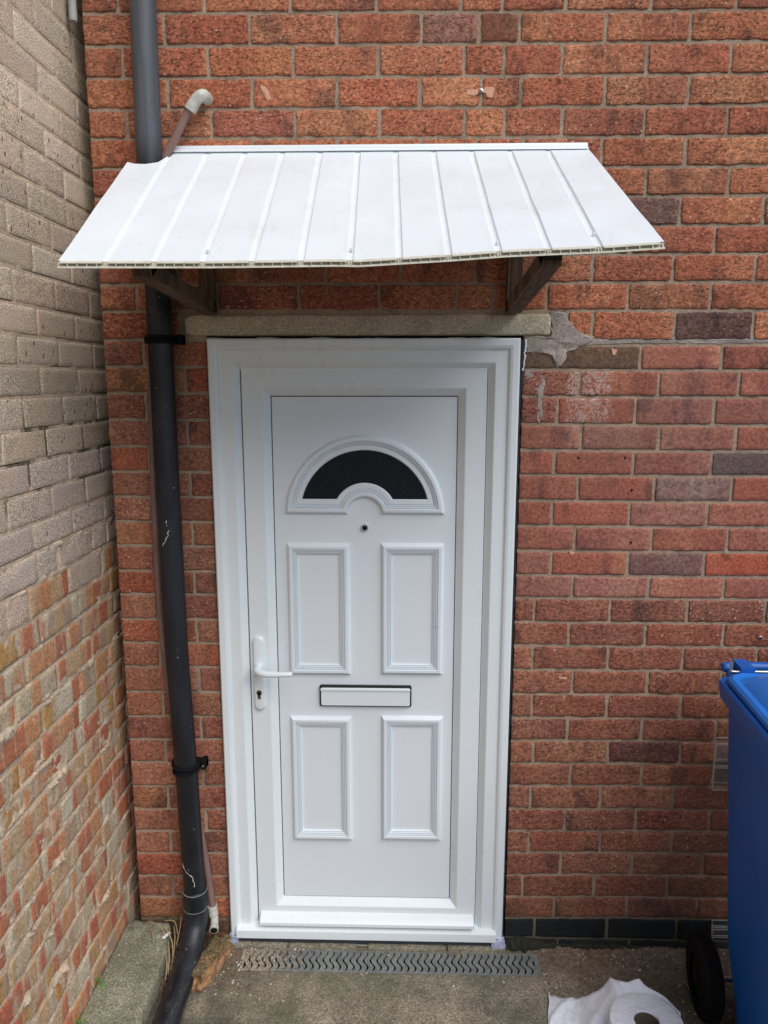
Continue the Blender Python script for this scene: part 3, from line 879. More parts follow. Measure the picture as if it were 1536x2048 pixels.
# peephole
bm = bmesh.new(); add_tube(bm, [(.001, .026, 1.336), (.001, .0195, 1.336), (.001, .0180, 1.336), (.001, .0179, 1.336)], [.0118, .0118, .0106, .0080], 28, cap=False)
pe = from_bm("peephole", bm, chrome, door, smooth=True)
bm = bmesh.new(); add_tube(bm, [(.001, .0240, 1.336), (.001, .0182, 1.336), (.001, .0172, 1.336)], [.0080, .0076, .0045], 24); from_bm("lens", bm, lens_black, pe, smooth=True)

def rrect(x0, x1, z0, z1, r, n=6, rt=None):
    """rounded rectangle outline; rt radius of top corners"""
    rt = r if rt is None else rt
    P = []
    for (cx, cz, a0, rr) in ((x1-r, z0+r, -90, r), (x1-rt, z1-rt, 0, rt), (x0+rt, z1-rt, 90, rt), (x0+r, z0+r, 180, r)):
        for i in range(n+1):
            a = R(a0 + 90*i/n); P.append((cx + rr*math.cos(a), cz + rr*math.sin(a)))
    return P
def plate(name, P, prof, mat, parent):
    """outline raised through prof [(scale-inset, y)], capped"""
    bm = bmesh.new(); cx = sum(p[0] for p in P)/len(P); cz = sum(p[1] for p in P)/len(P)
    rings = []
    w = max(p[0] for p in P) - cx; h = max(p[1] for p in P) - cz
    for d, y in prof: rings.append([bm.verts.new((cx + (p[0]-cx)*(1-d/w), y, cz + (p[1]-cz)*(1-d/h))) for p in P])
    N = len(P)
    for r in range(len(rings)-1):
        for i in range(N): bm.faces.new((rings[r][i], rings[r][(i+1)%N], rings[r+1][(i+1)%N], rings[r+1][i]))
    bm.faces.new(rings[-1])
    o = from_bm(name, bm, mat, parent, smooth=True)
    return o

# letter plate
lp = plate("letter_plate", rrect(-.1405, .1425, .7735, .842, .006), [(0, .026), (0, .0180), (.001, .0172)], black_gap, door)
plate("flap", rrect(-.1355, .1375, .7785, .8355, .005), [(0, .018), (0, .0125), (.0008, .0115)], upvc, lp)
box("flap_ridge", -.1365, .1385, .0085, .0150, .828, .8335, upvc, lp, bevel=.0012)
box("spring_bar", -.139, .141, .0140, .0175, .8372, .8408, black_gap, lp, bevel=.0008)

# lever handle on a long backplate
hp = plate("handle", rrect(-.3385, -.3045, .768, 1.004, .0165, n=8), [(0, .0062), (0, -.0010), (.0035, -.0062), (.0045, -.0066)], upvc, door)
lev = smooth_path([(-.3215, -.003, .908), (-.3215, -.022, .908), (-.3185, -.040, .9075), (-.300, -.052, .9055), (-.275, -.0545, .9045), (-.248, -.0540, .9045), (-.226, -.0520, .9045), (-.2145, -.0475, .9045)], 6)
rr = [interp(i/(len(lev)-1), [0, .18, .3, .45, .8, .96, 1.0], [.0125, .0118, .0112, .0100, .0080, .0076, .005]) for i in range(len(lev))]
tube("lever", lev, rr, upvc, hp, n=20)
bm = bmesh.new(); add_tube(bm, [(-.3225, -.0055, .826), (-.3225, -.0078, .826)], .0083, 20); add_box(bm, -.3272, -.3178, -.0078, -.0055, .806, .826)
kh = from_bm("lock_cylinder", bm, brass, hp)
box("key_slot", -.3233, -.3217, -.0086, -.0078, .820, .832, lens_black, kh)

# weather bar and threshold
bm = bmesh.new()
P = [(.0055, .068), (-.010, .064), (-.026, .050), (-.027, .041), (-.024, .0385), (.0055, .0385)]
def prism(bm, P, x0, x1):
    a = [bm.verts.new((x0, y, z)) for y, z in P]; b = [bm.verts.new((x1, y, z)) for y, z in P]; N = len(P)
    bm.faces.new(a[::-1]); bm.faces.new(b)
    for i in range(N): bm.faces.new((a[i], a[(i+1)%N], b[(i+1)%N], b[i]))
prism(bm, P, -.340, .344); from_bm("weather_bar", bm, upvc, door, smooth=True, bevel=.0012)
bm = bmesh.new(); prism(bm, [(.02, .031), (-.021, .0275), (-.031, .024), (-.033, .002), (-.033, -.001), (.02, -.001)], -.416, .4155)
from_bm("threshold", bm, upvc, door, smooth=True, bevel=.0014)
box("water_seal", -.3405, .3470, -.012, .030, .0305, .0365, mat_plain("grey_seal", (.30, .31, .32), .5), door)
box("sill_packer", -.425, .425, -.020, .030, -.028, -.0015, mat_plain("dark_packer", (.04, .045, .055), .6), door)
# black sealant, ragged, mostly down the right edge
V, F = [], []
N_ = 160
for j in range(N_+1):
    z = -.03 + 1.905 * j / N_
    w = interp(z, [-.03, .4, 1.2, 1.7, 1.80, 1.87], [.0045, .005, .0065, .006, .013, .017]) * (1 + .5 * nz(z*30, 2.))
    V += [(.4375, -.004, z), (.4395 + w*.6, -.0065, z), (.4395 + w, -.002, z), (.4395 + w, .012, z)]
for j in range(N_):
    for i in range(3): a = 4*j+i; F.append((a, a+1, a+5, a+4))
b0 = len(V)
for j in range(N_+1):
    z = -.03 + 1.905 * j / N_
    w = .0022 * (1 + .9 * nz(z*24, 7.))
    V += [(-.4375, -.004, z), (-.4385 - w*.6, -.004, z), (-.4395 - w, -.001, z), (-.4395 - w, .012, z)]
for j in range(N_):
    for i in range(3): a = b0+4*j+i; F.append((a, a+4, a+5, a+1))
mesh("sealant", V, F, black_gap, door, smooth=True)
V, F = [], []
for i in range(181):
    x = -.437 + .875 * i / 180; h = max(0, nz(x*13, 3.)*1.6 + .1 + nz(x*60, 1.)*.5) * .0042 + .0004
    V += [(x, -.0085, 1.8795), (x, -.0105 - nz(x*50, 2.)*.001, 1.8795 + h), (x, .002, 1.8805 + h)]
for i in range(180):
    for j in range(2): a = 3*i+j; F.append((a, a+3, a+4, a+1))
mesh("sealant", V, F, mat_plain("cream_sealant", (.42, .40, .34), .7, var=.6, scale=90), door, smooth=True)
# bits of white foam and blue-grey packing at the corners
bm = bmesh.new()
for q in range(16):
    z = 1.872 - q * .0052; x = .4535 + nz(z*90, 1.) * .004 - q*.0003
    bmesh.ops.create_icosphere(bm, subdivisions=2, radius=.0032 + .0016*rnd.random(), matrix=Matrix.Translation((x, -.004, z)) @ Matrix.Diagonal((.7, .8, 1.2, 1)))
from_bm("foam_filler", bm, paper, door, smooth=True)
pack = mat_plain("blue_packing", (.42, .45, .62), .6, var=.4, scale=70)
for (x0, x1) in ((-.441, -.412), (.405, .447)):
    bm = bmesh.new(); add_box(bm, x0, x1, -.030, .01, GZ - .004, -.002)
    bmesh.ops.subdivide_edges(bm, edges=bm.edges[:], cuts=5)
    for v in bm.verts: v.co += Vector((nz(v.co.x*90, v.co.z*90), nz(v.co.z*80, v.co.x*80, 3.), nz(v.co.x*100, v.co.y*90, 5.))) * .006
    from_bm("packing", bm, pack, door, smooth=True)

# ------------------------------------------------------------------ canopy
can = empty("door_canopy", (0, 0, 2.0))
tag(can, "white ribbed plastic canopy sloping out over the door on timber brackets", "canopy")
YF, YB = -.575, -.006
ZBK = 2.3745
def zfront(X): return interp(X, [-.62, -.28, -.02, .022, .2, .315, .517, .64], [2.002, 2.0005, 2.0025, 2.0015, 2.011, 2.019, 2.0265, 2.034])
def ztop(X, Y):
    t = -Y / .575
    z = ZBK + (zfront(X) - ZBK) * t
    return z + nz(X*6, Y*9) * .0032 * (1 - abs(2*t-1)**3) - .0028 * math.exp(-((t-.60)/.03)**2) * math.exp(-((X-.22)/.13)**4) - .0024 * math.exp(-((t-.25)/.03)**2) * math.exp(-((X+.03)/.09)**4) + nz(X*2.4, Y*2.2, 4) * .003 * math.sin(math.pi*min(1, max(0, t)))
joints = []
for kx in range(-1, 12): joints.append((-.513 + .1007*kx, -.487 + .0987*kx))   # (back x, front x)
nstrip = 12
def xat(u, t):            # u in strips (0..12) -> X at t (0 back, 1 front)
    lb = [-.616] + [joints[i][0] for i in range(1, 12)] + [.600]
    lf = [-.586] + [joints[i][1] for i in range(1, 12)] + [.6265]
    i = min(11, int(u)); f = u - i
    xb = lb[i] + (lb[i+1]-lb[i])*f; xf = lf[i] + (lf[i+1]-lf[i])*f
    return xb + (xf - xb) * t
TH = .0105
us = []
for i in range(nstrip):
    if i == 0: us += [(0.0, 0.0)]
    for f in (.10, .2, .35, .5, .65, .8, .87): us.append((i + f, 0.0))
    if i < nstrip - 1:
        us += [(i + .895, .0), (i + .930, .0045), (i + .975, .0064), (i + 1.01, .0064), (i + 1.045, .0058), (i + 1.065, .0)]
    else: us.append((12.0, 0.0))
def back_y(X):            # scooped out around the downpipe at the left end
    if X > -.515: return YB
    return interp(X, [-.64, -.612, -.590, -.560, -.532, -.515], [-.070, -.072, -.084, -.086, -.076, -.006 - .03])
NT = 34
V, F = [], []
NU = len(us)
for side_ in (0, 1):
    for j in range(NT+1):
        for (u, g_) in us:
            t = j / NT
            X = xat(u, t)
            yb = back_y(xat(u, 0.08 if u < 2 else 0))
            Y = yb + (YF - yb) * t
            X = xat(u, -Y / .575)
            z = ztop(X, Y)
            if side_ == 0: z -= g_ * min(1, max(.0, t - .015) / .03) if t < .05 else g_
            else: z -= TH
            V.append((X, Y, z))
W_ = NU * (NT+1)
for j in range(NT):
    for i in range(NU-1):
        a = j*NU+i
        F.append((a, a+NU, a+NU+1, a+1)); F.append((W_+a, W_+a+1, W_+a+NU+1, W_+a+NU))
for j in range(NT):     # ends
    a = j*NU; F.append((a, W_+a, W_+a+NU, a+NU)); a = j*NU+NU-1; F.append((a, a+NU, W_+a+NU, W_+a))
for i in range(NU-1): F.append((i, i+1, W_+i+1, W_+i))      # back
roof = mesh("roof_sheet", V, F, canopy_mat, can)
set_smooth(roof, 20)
# front edge: the hollow cells of the sheet (skins and webs, dark inside)
bm = bmesh.new()
def P3(u, t, dz):
    Y = -.575 * t; X = xat(u, t); return Vector((X, Y, ztop(X, min(0, Y)) + dz))
def strip(ua, ub, za, zb, t0, t1):
    n_ = 6
    for i in range(n_):
        a = ua + (ub-ua)*i/n_; b = ua + (ub-ua)*(i+1)/n_
        q = [P3(a, t0, za), P3(b, t0, za), P3(b, t0, zb), P3(a, t0, zb), P3(a, t1, za), P3(b, t1, za), P3(b, t1, zb), P3(a, t1, zb)]
        vs = [bm.verts.new(p) for p in q]
        for f in ((0,3,2,1),(4,5,6,7),(0,1,5,4),(1,2,6,5),(2,3,7,6),(3,0,4,7)): bm.faces.new([vs[k] for k in f])
for i in range(12):
    strip(i, i+1, -TH - .0002, -TH + .0014, 1.0003, 1.013)
    strip(i + .05, i + .925, -.0014, .0002, 1.0003, 1.013)
    for f in (.01, .2, .4, .6, .8, .955):
        strip(i+f, i+f+.016, -TH + .0014, -.0014 if f not in (.01, .955) else -.003, 1.0003, 1.012)
bmesh.ops.recalc_face_normals(bm, faces=bm.faces)
from_bm("cell_edge", bm, mat_plain("cut_plastic_edge", (.62, .60, .50), .5, var=.3, scale=60), roof)
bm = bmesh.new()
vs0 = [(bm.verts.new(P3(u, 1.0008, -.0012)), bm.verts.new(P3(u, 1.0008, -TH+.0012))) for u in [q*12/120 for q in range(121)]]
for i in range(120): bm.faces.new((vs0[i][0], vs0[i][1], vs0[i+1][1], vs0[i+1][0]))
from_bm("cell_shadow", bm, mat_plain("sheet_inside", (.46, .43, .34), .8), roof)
# flashing strip along the wall
bm = bmesh.new(); prism(bm, [(-.001, 2.3845), (-.010, 2.3845), (-.013, 2.3800), (-.0135, 2.3740), (-.020, 2.3700), (-.021, 2.3665), (-.001, 2.3665)], -.512, .5985)
from_bm("flashing", bm, upvc, can, smooth=True, bevel=.001)
for (u, t) in [(3, .93), (6, .93), (9, .94), (11.02, .90),]:
    p = P3(u, t, -.003)
    bm = bmesh.new(); add_tube(bm, [p, p + Vector((0, -.001, .0042)), p + Vector((0, -.001, .0055))], [.0034, .0034, .002], 12)
    from_bm("screw", bm, upvc, can, smooth=True)

def beam(name, p, q, w, h, mat, parent, side_vec=(1,0,0)):
    """square timber from p to q; w along side_vec, h across"""
    p = Vector(p); q = Vector(q); t = (q-p).normalized(); s_ = Vector(side_vec); n_ = t.cross(s_).normalized()
    bm = bmesh.new(); vs = []
    for c in (p, q):
        for a, b in ((-1,-1),(1,-1),(1,1),(-1,1)): vs.append(bm.verts.new(c + s_*a*w/2 + n_*b*h/2))
    for f in ((0,3,2,1),(4,5,6,7),(0,1,5,4),(1,2,6,5),(2,3,7,6),(3,0,4,7)): bm.faces.new([vs[k] for k in f])
    return from_bm(name, bm, mat, parent, smooth=True, bevel=.0015)
for xb, lab in ((-.428, "right"), (.414, "left")):
    w = .040; zf = zfront(xb)
    br = beam("bracket", (xb, -.017, 1.950), (xb, -.017, 2.335), w, .030, timber, can)
    zt_ = lambda y: ztop(xb, y) - TH
    beam("rafter", (xb, -.034, zt_(-.034) - .020), (xb, -.545, zt_(-.545) - .020), w, .036, dark_timber if xb > 0 else timber, br)
    beam("brace", (xb, -.020, 1.963), (xb, -.540, zt_(-.54) - .022), w, .034, timber, br)
bm = bmesh.new()
vs = []
for X in (-.545, -.2, .1, .3, .46, .588):
    zt2 = ztop(X, -.50) - TH - .0005
    vs.append([bm.verts.new((X, y, z)) for y, z in ((-.525, zt2 - .016), (-.475, zt2 + .008), (-.475, zt2 - .018), (-.525, zt2 - .034))])
for i in range(len(vs)-1):
    for k in range(4): bm.faces.new((vs[i][k], vs[i][(k+1)%4], vs[i+1][(k+1)%4], vs[i+1][k]))
bm.faces.new(vs[0]); bm.faces.new(vs[-1][::-1])
from_bm("batten", bm, dark_timber, can)

# ------------------------------------------------------------------ downpipe
dp = empty("downpipe", (-.545, -.045, GZ))
tag(dp, "black round downpipe running down the red wall beside the door and turning along the ground", "downpipe")
PR = .0335
tube("upper_pipe", [(-.557, -.0435, 3.4), (-.558, -.0435, 2.72), (-.563, -.0435, 2.34), (-.5585, -.045, 2.03), (-.5585, -.046, 1.5), (-.5575, -.046, .975), (-.546, -.046, .59), (-.538, -.046, .14)], PR, pipe_mat, dp, n=40)
tube("pipe_socket", [(-.5385, -.046, .186), (-.5385, -.046, .180), (-.538, -.046, .176), (-.538, -.046, .128), (-.5375, -.046, .124), (-.5375, -.046, .118)], [.0345, .0375, .0385, .0385, .0375, .0365], pipe_mat, dp, n=40)
ring_mat = mat_plain("dusty_ring", (.16, .165, .16), .7, var=.5, scale=80)
for zz in (.1815, .1225):
    tube("socket_ring", [(-.538, -.046, zz-.0012), (-.538, -.046, zz), (-.538, -.046, zz+.0012)], [.0375, .0392, .0375], ring_mat, dp, n=40)
bend = smooth_path([(-.5375, -.046, .135), (-.5375, -.048, .105), (-.538, -.064, .062), (-.540, -.104, .026), (-.541, -.16, .006), (-.541, -.25, .001), (-.541, -.45, .0), (-.541, -.95, .0)], 8)
tube("drain_bend", bend, [.0365]*len(bend), pipe_mat, dp, n=40)
for z, x in ((.603, -.5465), (1.878, -.5585)):
    bm = bmesh.new()
    for dz, r1 in ((-.0095, .0395), (.0045, .0395)):
        add_tube(bm, [(x, -.046, z+dz-.0045), (x, -.046, z+dz-.003), (x, -.046, z+dz+.003), (x, -.046, z+dz+.0045)], [r1-.001, r1+.0015, r1+.0015, r1-.001], 40)
    add_tube(bm, [(x, -.046, z-.011), (x, -.046, z+.006)], .0362, 40)
    add_box(bm, x+.028, x+.058, -.026, -.006, z-.013, z+.008)
    add_box(bm, x-.050, x-.028, -.030, -.006, z-.010, z+.005)
    add_box(bm, x-.03, x+.03, -.020, .002, z-.012, z+.006)
    add_box(bm, x+.044, x+.058, -.040, -.004, z-.015, z+.012)
    clip = from_bm("pipe_clip", bm, rubber, dp, smooth=True)
    bm = bmesh.new(); add_tube(bm, [(x+.051, -.039, z-.002), (x+.051, -.043, z-.002)], .0035, 12); from_bm("bolt", bm, rubber if z > 1 else steel, clip, smooth=True)

# dried white drips on the pipe
mark = mat_plain("dried_white_mark", (.62, .61, .56), .6, var=.2)
def on_pipe(x, z, cx): # a point on the pipe's skin
    dx = max(-.03, min(.03, x - cx)); return (x, -.046 - math.sqrt(PR*PR - dx*dx) + .0003, z)
for cx, P in ((-.5585, [(-.550,1.345),(-.555,1.338),(-.553,1.330),(-.560,1.322),(-.563,1.312),(-.569,1.306),(-.571,1.300)]), (-.540, [(-.566,.290),(-.562,.276),(-.551,.262),(-.538,.252),(-.533,.246),(-.533,.236),(-.529,.226),(-.530,.214)]), (-.5585, [(-.556,1.374),(-.558,1.366)])):
    tube("paint_mark", [on_pipe(x, z, cx) for x, z in P], [.0009 + .0006*(i % 2) for i in range(len(P))], mark, dp, n=6)

# ------------------------------------------------------------------ slim overflow pipe
op = empty("overflow_pipe", (-.48, -.03, .04))
tag(op, "slim faded brown overflow pipe with white elbows, running behind the black downpipe", "pipe")
pth = [(-.447, -.034, 2.478), (-.500, -.030, 2.39), (-.530, -.026, 2.335), (-.556, -.012, 2.20), (-.600, -.0115, 1.75), (-.6115, -.0115, 1.28), (-.6080, -.0115, 1.0), (-.583, -.0115, .72), (-.520, -.014, .35), (-.4915, -.022, .100)]
tube("thin_pipe", smooth_path(pth, 6), .0108, pink_pipe, op, n=20)
el = smooth_path([(-.413, .006, 2.503), (-.413, -.018, 2.503), (-.416, -.030, 2.502), (-.425, -.036, 2.496), (-.437, -.036, 2.484), (-.4515, -.034, 2.464)], 5)
rr = [.0150]*len(el); rr[0] = .0150; rr[-1] = .0162; rr[-2] = .0162; rr[-3] = .016; rr[-4] = .016
tube("elbow", el, rr, elbow_mat, op, n=24)
el = smooth_path([(-.4925, -.0215, .106), (-.490, -.0235, .082), (-.486, -.027, .066), (-.482, -.044, .056), (-.479, -.064, .051)], 5)
e2 = tube("elbow", el, [.0155]*8 + [.0125]*(len(el)-12) + [.0145]*4, elbow_mat, op, n=24)
p0, p1 = el[-2], el[-1]; d_ = (p1-p0).normalized()
tube("pipe_mouth", [p1 + d_*.0001, p1 + d_*.0012], .0112, lens_black, e2, n=20)

# short grey pipe end high in the corner gap
bm = bmesh.new(); add_tube(bm, [(-.7545, -.012, 3.4), (-.7545, -.012, 2.694), (-.7545, -.012, 2.690)], [.0105, .0105, .0098], 20)
o = from_bm("grey_pipe", bm, mat_plain("pale_grey_plastic", (.36, .37, .35), .5, var=.3, scale=40), None, smooth=True)
tag(o, "short pale grey pipe end hanging in the corner gap between the two walls", "pipe")

# ------------------------------------------------------------------ drain channel
dc = empty("drain_channel", (0, -.08, GZ))
tag(dc, "grey plastic drain channel with wavy slots in front of the door", "drain")
bm = bmesh.new()
zt0 = GZ + .001
pitch = .0213; A_ = .0066; NW = 26
x = CX0 + .010
ya, yb = CY1 - .0035, CY0 + .0050
def wav(x, s): return x + A_ * math.sin(s * 2 * math.pi * 1.45 + .7) + .004*(s-.5)
n_r = int((CX1 - CX0 - .02) / pitch)
for q in range(n_r):
    xa, xb_ = x + q*pitch + .0040, x + (q+1)*pitch - .0018
    top = []
    for s in range(NW+1):
        f = s / NW; y = ya + (yb - ya)*f
        top.append((bm.verts.new((wav(xa, f), y, zt0 + .0008*nz(q*1.7, f*3))), bm.verts.new((wav(xb_, f), y, zt0 + .0008*nz(q*1.7+5, f*3))),
                    bm.verts.new((wav(xa, f), y, zt0 - .005)), bm.verts.new((wav(xb_, f), y, zt0 - .005))))
    for s in range(NW):
        a, b = top[s], top[s+1]
        bm.faces.new((a[0], b[0], b[1], a[1])); bm.faces.new((a[0], a[2], b[2], b[0])); bm.faces.new((a[1], b[1], b[3], a[3]))
add_box(bm, CX0, CX1, CY1 - .0045, CY1, zt0 - .02, zt0 + .0006)
add_box(bm, CX0, CX1, CY0, CY0 + .0060, zt0 - .02, zt0 + .0012)
add_box(bm, CX0, CX0 + .012, CY0 + .0062, CY1 - .0047, zt0 - .02, zt0 + .0010)
add_box(bm, CX1 - .014, CX1, CY0 + .0062, CY1 - .0047, zt0 - .02, zt0 + .0010)
from_bm("grate", bm, grate_mat, dc)
box("channel", CX0 - .002, CX1 + .002, CY0 - .002, CY1 + .002, GZ - .09, GZ - .030, dark_chan, dc)

# ------------------------------------------------------------------ wheelie bin
ang = R(-5.2); BC = Vector((1.227, -.525, 0))
binr = empty("wheelie_bin", (BC.x, BC.y, GZ)); binr.rotation_euler = (0, 0, ang); bpy.context.view_layer.update()
tag(binr, "blue wheelie bin standing against the red wall at the right, partly out of view", "bin")
def local(o): o.matrix_parent_inverse = Matrix.Identity(4); return o
H0 = 0.0
def loft(secs, n=8):
    """secs: (z, x0, x1, y0, y1, r) rounded rectangles lofted; local z from the ground"""
    bm = bmesh.new(); rings = []
    for (z, x0, x1, y0, y1, r) in secs:
        rings.append([bm.verts.new((p[0], p[1], z)) for p in rrect(x0, x1, y0, y1, r, n)])
    N = len(rings[0])
    for a in range(len(rings)-1):
        for i in range(N): bm.faces.new((rings[a][i], rings[a][(i+1)%N], rings[a+1][(i+1)%N], rings[a+1][i]))
    bm.faces.new(rings[0][::-1]); bm.faces.new(rings[-1])
    return bm
secs = [(.004, -.205, .205, -.27, .16, .03), (.03, -.214, .214, -.278, .17, .035), (.14, -.222, .222, -.285, .185, .04), (.24, -.228, .228, -.292, .235, .04), (.30, -.231, .231, -.296, .255, .04),
        (.60, -.247, .247, -.315, .275, .04), (.80, -.257, .257, -.328, .288, .04), (.965, -.266, .266, -.338, .297, .04)]
local(from_bm("body", loft(secs), bin_mat, binr, smooth=True))
local(from_bm("rim", loft([(.955, -.268, .268, -.340, .299, .04), (.960, -.284, .284, -.352, .308, .04), (.998, -.290, .290, -.356, .312, .04), (1.006, -.286, .286, -.353, .309, .04)]), bin_mat, binr, smooth=True))
lidb = loft([(1.006, -.270, .270, -.345, .285, .05), (1.010, -.276, .276, -.360, .290, .05), (1.022, -.276, .276, -.362, .290, .05), (1.028, -.268, .268, -.355, .282, .05), (1.023, -.258, .258, -.345, .272, .05), (1.023, -.250, .250, -.338, .264, .05),
             (1.034, -.238, .238, -.326, .252, .06), (1.046, -.210, .210, -.30, .225, .07), (1.052, -.15, .15, -.24, .17, .07)])
local(from_bm("lid", lidb, lid_mat, binr, smooth=True))
for sx_ in (-1, 1):
    bm = bmesh.new(); cxw = sx_ * .266; cz_ = .112; yw = .262
    prof = [(-.025, .06), (-.025, .085), (-.023, .103), (-.016, .111), (0, .113), (.016, .111), (.023, .103), (.025, .085), (.025, .06)]
    N = 40
    rings = [[bm.verts.new((cxw + dx, yw + r*math.cos(2*math.pi*i/N), cz_ + r*math.sin(2*math.pi*i/N))) for i in range(N)] for dx, r in prof]
    for a in range(len(prof)-1):
        for i in range(N): bm.faces.new((rings[a][i], rings[a][(i+1)%N], rings[a+1][(i+1)%N], rings[a+1][i]))
    wl = local(from_bm("wheel", bm, rubber, binr, smooth=True))
    bm = bmesh.new(); add_tube(bm, [(cxw-.017, yw, cz_), (cxw+.017, yw, cz_)], .0605, 32); add_tube(bm, [(cxw-.027, yw, cz_), (cxw+.027, yw, cz_)], .018, 20)
    h_ = from_bm("hub", bm, mat_plain("black_hub_plastic", (.005, .005, .006), .7, spec=.25), wl, smooth=True); h_.matrix_parent_inverse = Matrix.Identity(4)
bm = bmesh.new(); add_tube(bm, [(-.29, .262, .112), (.29, .262, .112)], .009, 14); local(from_bm("axle", bm, steel, binr, smooth=True))
# handle tube and hinge brackets behind the lid
bm = bmesh.new(); add_tube(bm, smooth_path([(-.238, .318, .985), (-.238, .338, 1.012), (-.215, .345, 1.022), (.215, .345, 1.022), (.238, .338, 1.012), (.238, .318, .985)], 6), .0135, 16)
add_box(bm, -.232, -.196, .285, .352, 1.002, 1.040); add_box(bm, .196, .232, .285, .352, 1.002, 1.040)
local(from_bm("handle", bm, bin_mat, binr, smooth=True))
bm = bmesh.new(); add_tube(bm, smooth_path([(-.252, .300, 1.052), (-.252, .300, 1.030), (-.246, .298, 1.024), (-.18, .290, 1.030), (-.05, .282, 1.036)], 6), .0045, 12)
local(from_bm("hinge_pin", bm, steel, binr, smooth=True))

# ------------------------------------------------------------------ clear plastic boxes behind the bin
def clear_box(name, x0, x1, z0, z1, tiers, label):
    r_ = empty(name, (x0 + .05, -.045, z0)); tag(r_, label, "box")
    bm = bmesh.new()
    for yy in (-.012, -.032, -.052): add_box(bm, x0 + (-.052 - yy)*-.3, x1, yy - .0012, yy + .0012, z0, z1)
    from_bm("clear_panel", bm, acrylic, r_)
    bm = bmesh.new()
    for yy in (-.012, -.032, -.052):
        xa = x0 + (.052 + yy) * .35
        add_box(bm, xa - .0012, xa, yy - .0014, yy + .0014, z0, z1)
    for t in tiers:
        add_box(bm, x0, x1, -.054, -.0525, t - .0010, t + .0010); add_box(bm, x0 + .014, x1, -.012, -.0105, t - .0010, t + .0010)
    from_bm("edge_strip", bm, acrylic_edge, r_)
clear_box("clear_box", 1.050, 1.20, .55, .70, (.551, .623, .629, .699), "clear plastic box with pale edges on the red wall behind the blue bin")
clear_box("clear_box", 1.088, 1.22, .035, .078, (.050, .056, .077), "low clear plastic box with pale edges by the ground behind the bin wheel")

# ------------------------------------------------------------------ paper roll and its loose sheet
pr = empty("paper_roll", (.768, -.405, GZ))
tag(pr, "white paper roll standing on the concrete with its loose end trailing to the left", "paper roll")
bm = bmesh.new(); N = 64
prof = [(.094, GZ + .001), (.0955, GZ + .006), (.0955, .080), (.0945, .0845), (.090, .0862), (.070, .0855), (.050, .0862), (.038, .0872), (.0345, .0880), (.0330, .0850), (.0330, .079), (.0330, GZ + .01)]
rings = []
for q, (r, z) in enumerate(prof):
    rings.append([bm.verts.new((.768 + (r + (nz(math.cos(a)*2, math.sin(a)*2, q*.2) * (.0022 if q < 7 else .0012)) + (.0030*nz(math.cos(a)*6, math.sin(a)*6, q) if q in (8, 9) else 0)) * math.cos(a), -.405 + (r + nz(math.cos(a)*2, math.sin(a)*2, q*.2) * .0015) * math.sin(a),
                  z + (.0016 * nz(math.cos(a)*3*r*20, math.sin(a)*3*r*20) if 2 < q < 9 else 0))) for a in [2*math.pi*i/N for i in range(N)]])
for a in range(len(prof)-1):
    for i in range(N): bm.faces.new((rings[a][i], rings[a][(i+1)%N], rings[a+1][(i+1)%N], rings[a+1][i]))
from_bm("roll", bm, paper, pr, smooth=True)
bm = bmesh.new(); add_tube(bm, [(.768, -.405, GZ + .004), (.768, -.405, .0835)], [.0318, .0318], 40, cap=False)
bmesh.ops.solidify(bm, geom=bm.faces[:], thickness=.001)
from_bm("core", bm, card, pr, smooth=True)
bm = bmesh.new(); add_tube(bm, [(.768, -.405, GZ + .003), (.768, -.405, GZ + .006)], .0325, 40); from_bm("core_floor", bm, card, pr)
# loose sheet: leaves the roll at the back, stands on edge and settles on the ground to the left
topE = smooth_path([(.869, -.372, .083), (.838, -.322, .087), (.80, -.298, .092), (.760, -.282, .090), (.715, -.262, .062), (.668, -.246, .018), (.624, -.236, -.014), (.588, -.222, -.026), (.562, -.205, -.029), (.553, -.199, -.029)], 7)
botE = smooth_path([(.868, -.400, -.010), (.835, -.345, -.015), (.790, -.345, -.024), (.735, -.41, -.028), (.68, -.47, -.029), (.635, -.50, -.029), (.59, -.50, -.030), (.55, -.48, -.030), (.51, -.46, -.030), (.498, -.46, -.030)], 7)
V, F = [], []; MV = 30
topE = smooth_path(topE, 2); botE = smooth_path(botE, 2)
for i in range(len(topE)):
    w = i / (len(topE)-1)
    for j in range(MV+1):
        t = j / MV; p = topE[i].lerp(botE[i], t)
        g = min(1, w*2.5)
        # soft folds fanning out from the roll, and fine creases
        f1 = (1 - abs(2*((w*5.5 + t*1.1) % 1) - 1))**2 * math.exp(-((w-.38)/.22)**2)
        f2 = (1 - abs(2*((w*3.1 - t*1.7 + .3) % 1) - 1))**3 * math.exp(-((w-.75)/.3)**2)
        dz = .030*f1 + .014*f2 + .010*abs(nz(p.x*15 + p.y*8, p.y*13 - p.x*5, 11.))*g + .0025*nz(p.x*70, p.y*50, 2.)*g
        sag = math.sin(math.pi*t) * .012 * (1-w)
        p = p + Vector((nz(p.x*24, p.y*24)*.004*g, nz(p.x*18, p.y*9, 7.)*.004*g, (dz + sag) * (.25 + .75*g)))
        if p.z < GZ + .004: p.z = GZ + .004
        V.append(p)
for i in range(len(topE)-1):
    for j in range(MV):
        a = i*(MV+1)+j; F.append((a, a+1, a+MV+2, a+MV+1))
o = mesh("loose_sheet", V, F, paper, pr, smooth=True)
md = o.modifiers.new("thickness", 'SOLIDIFY'); md.thickness = .0008

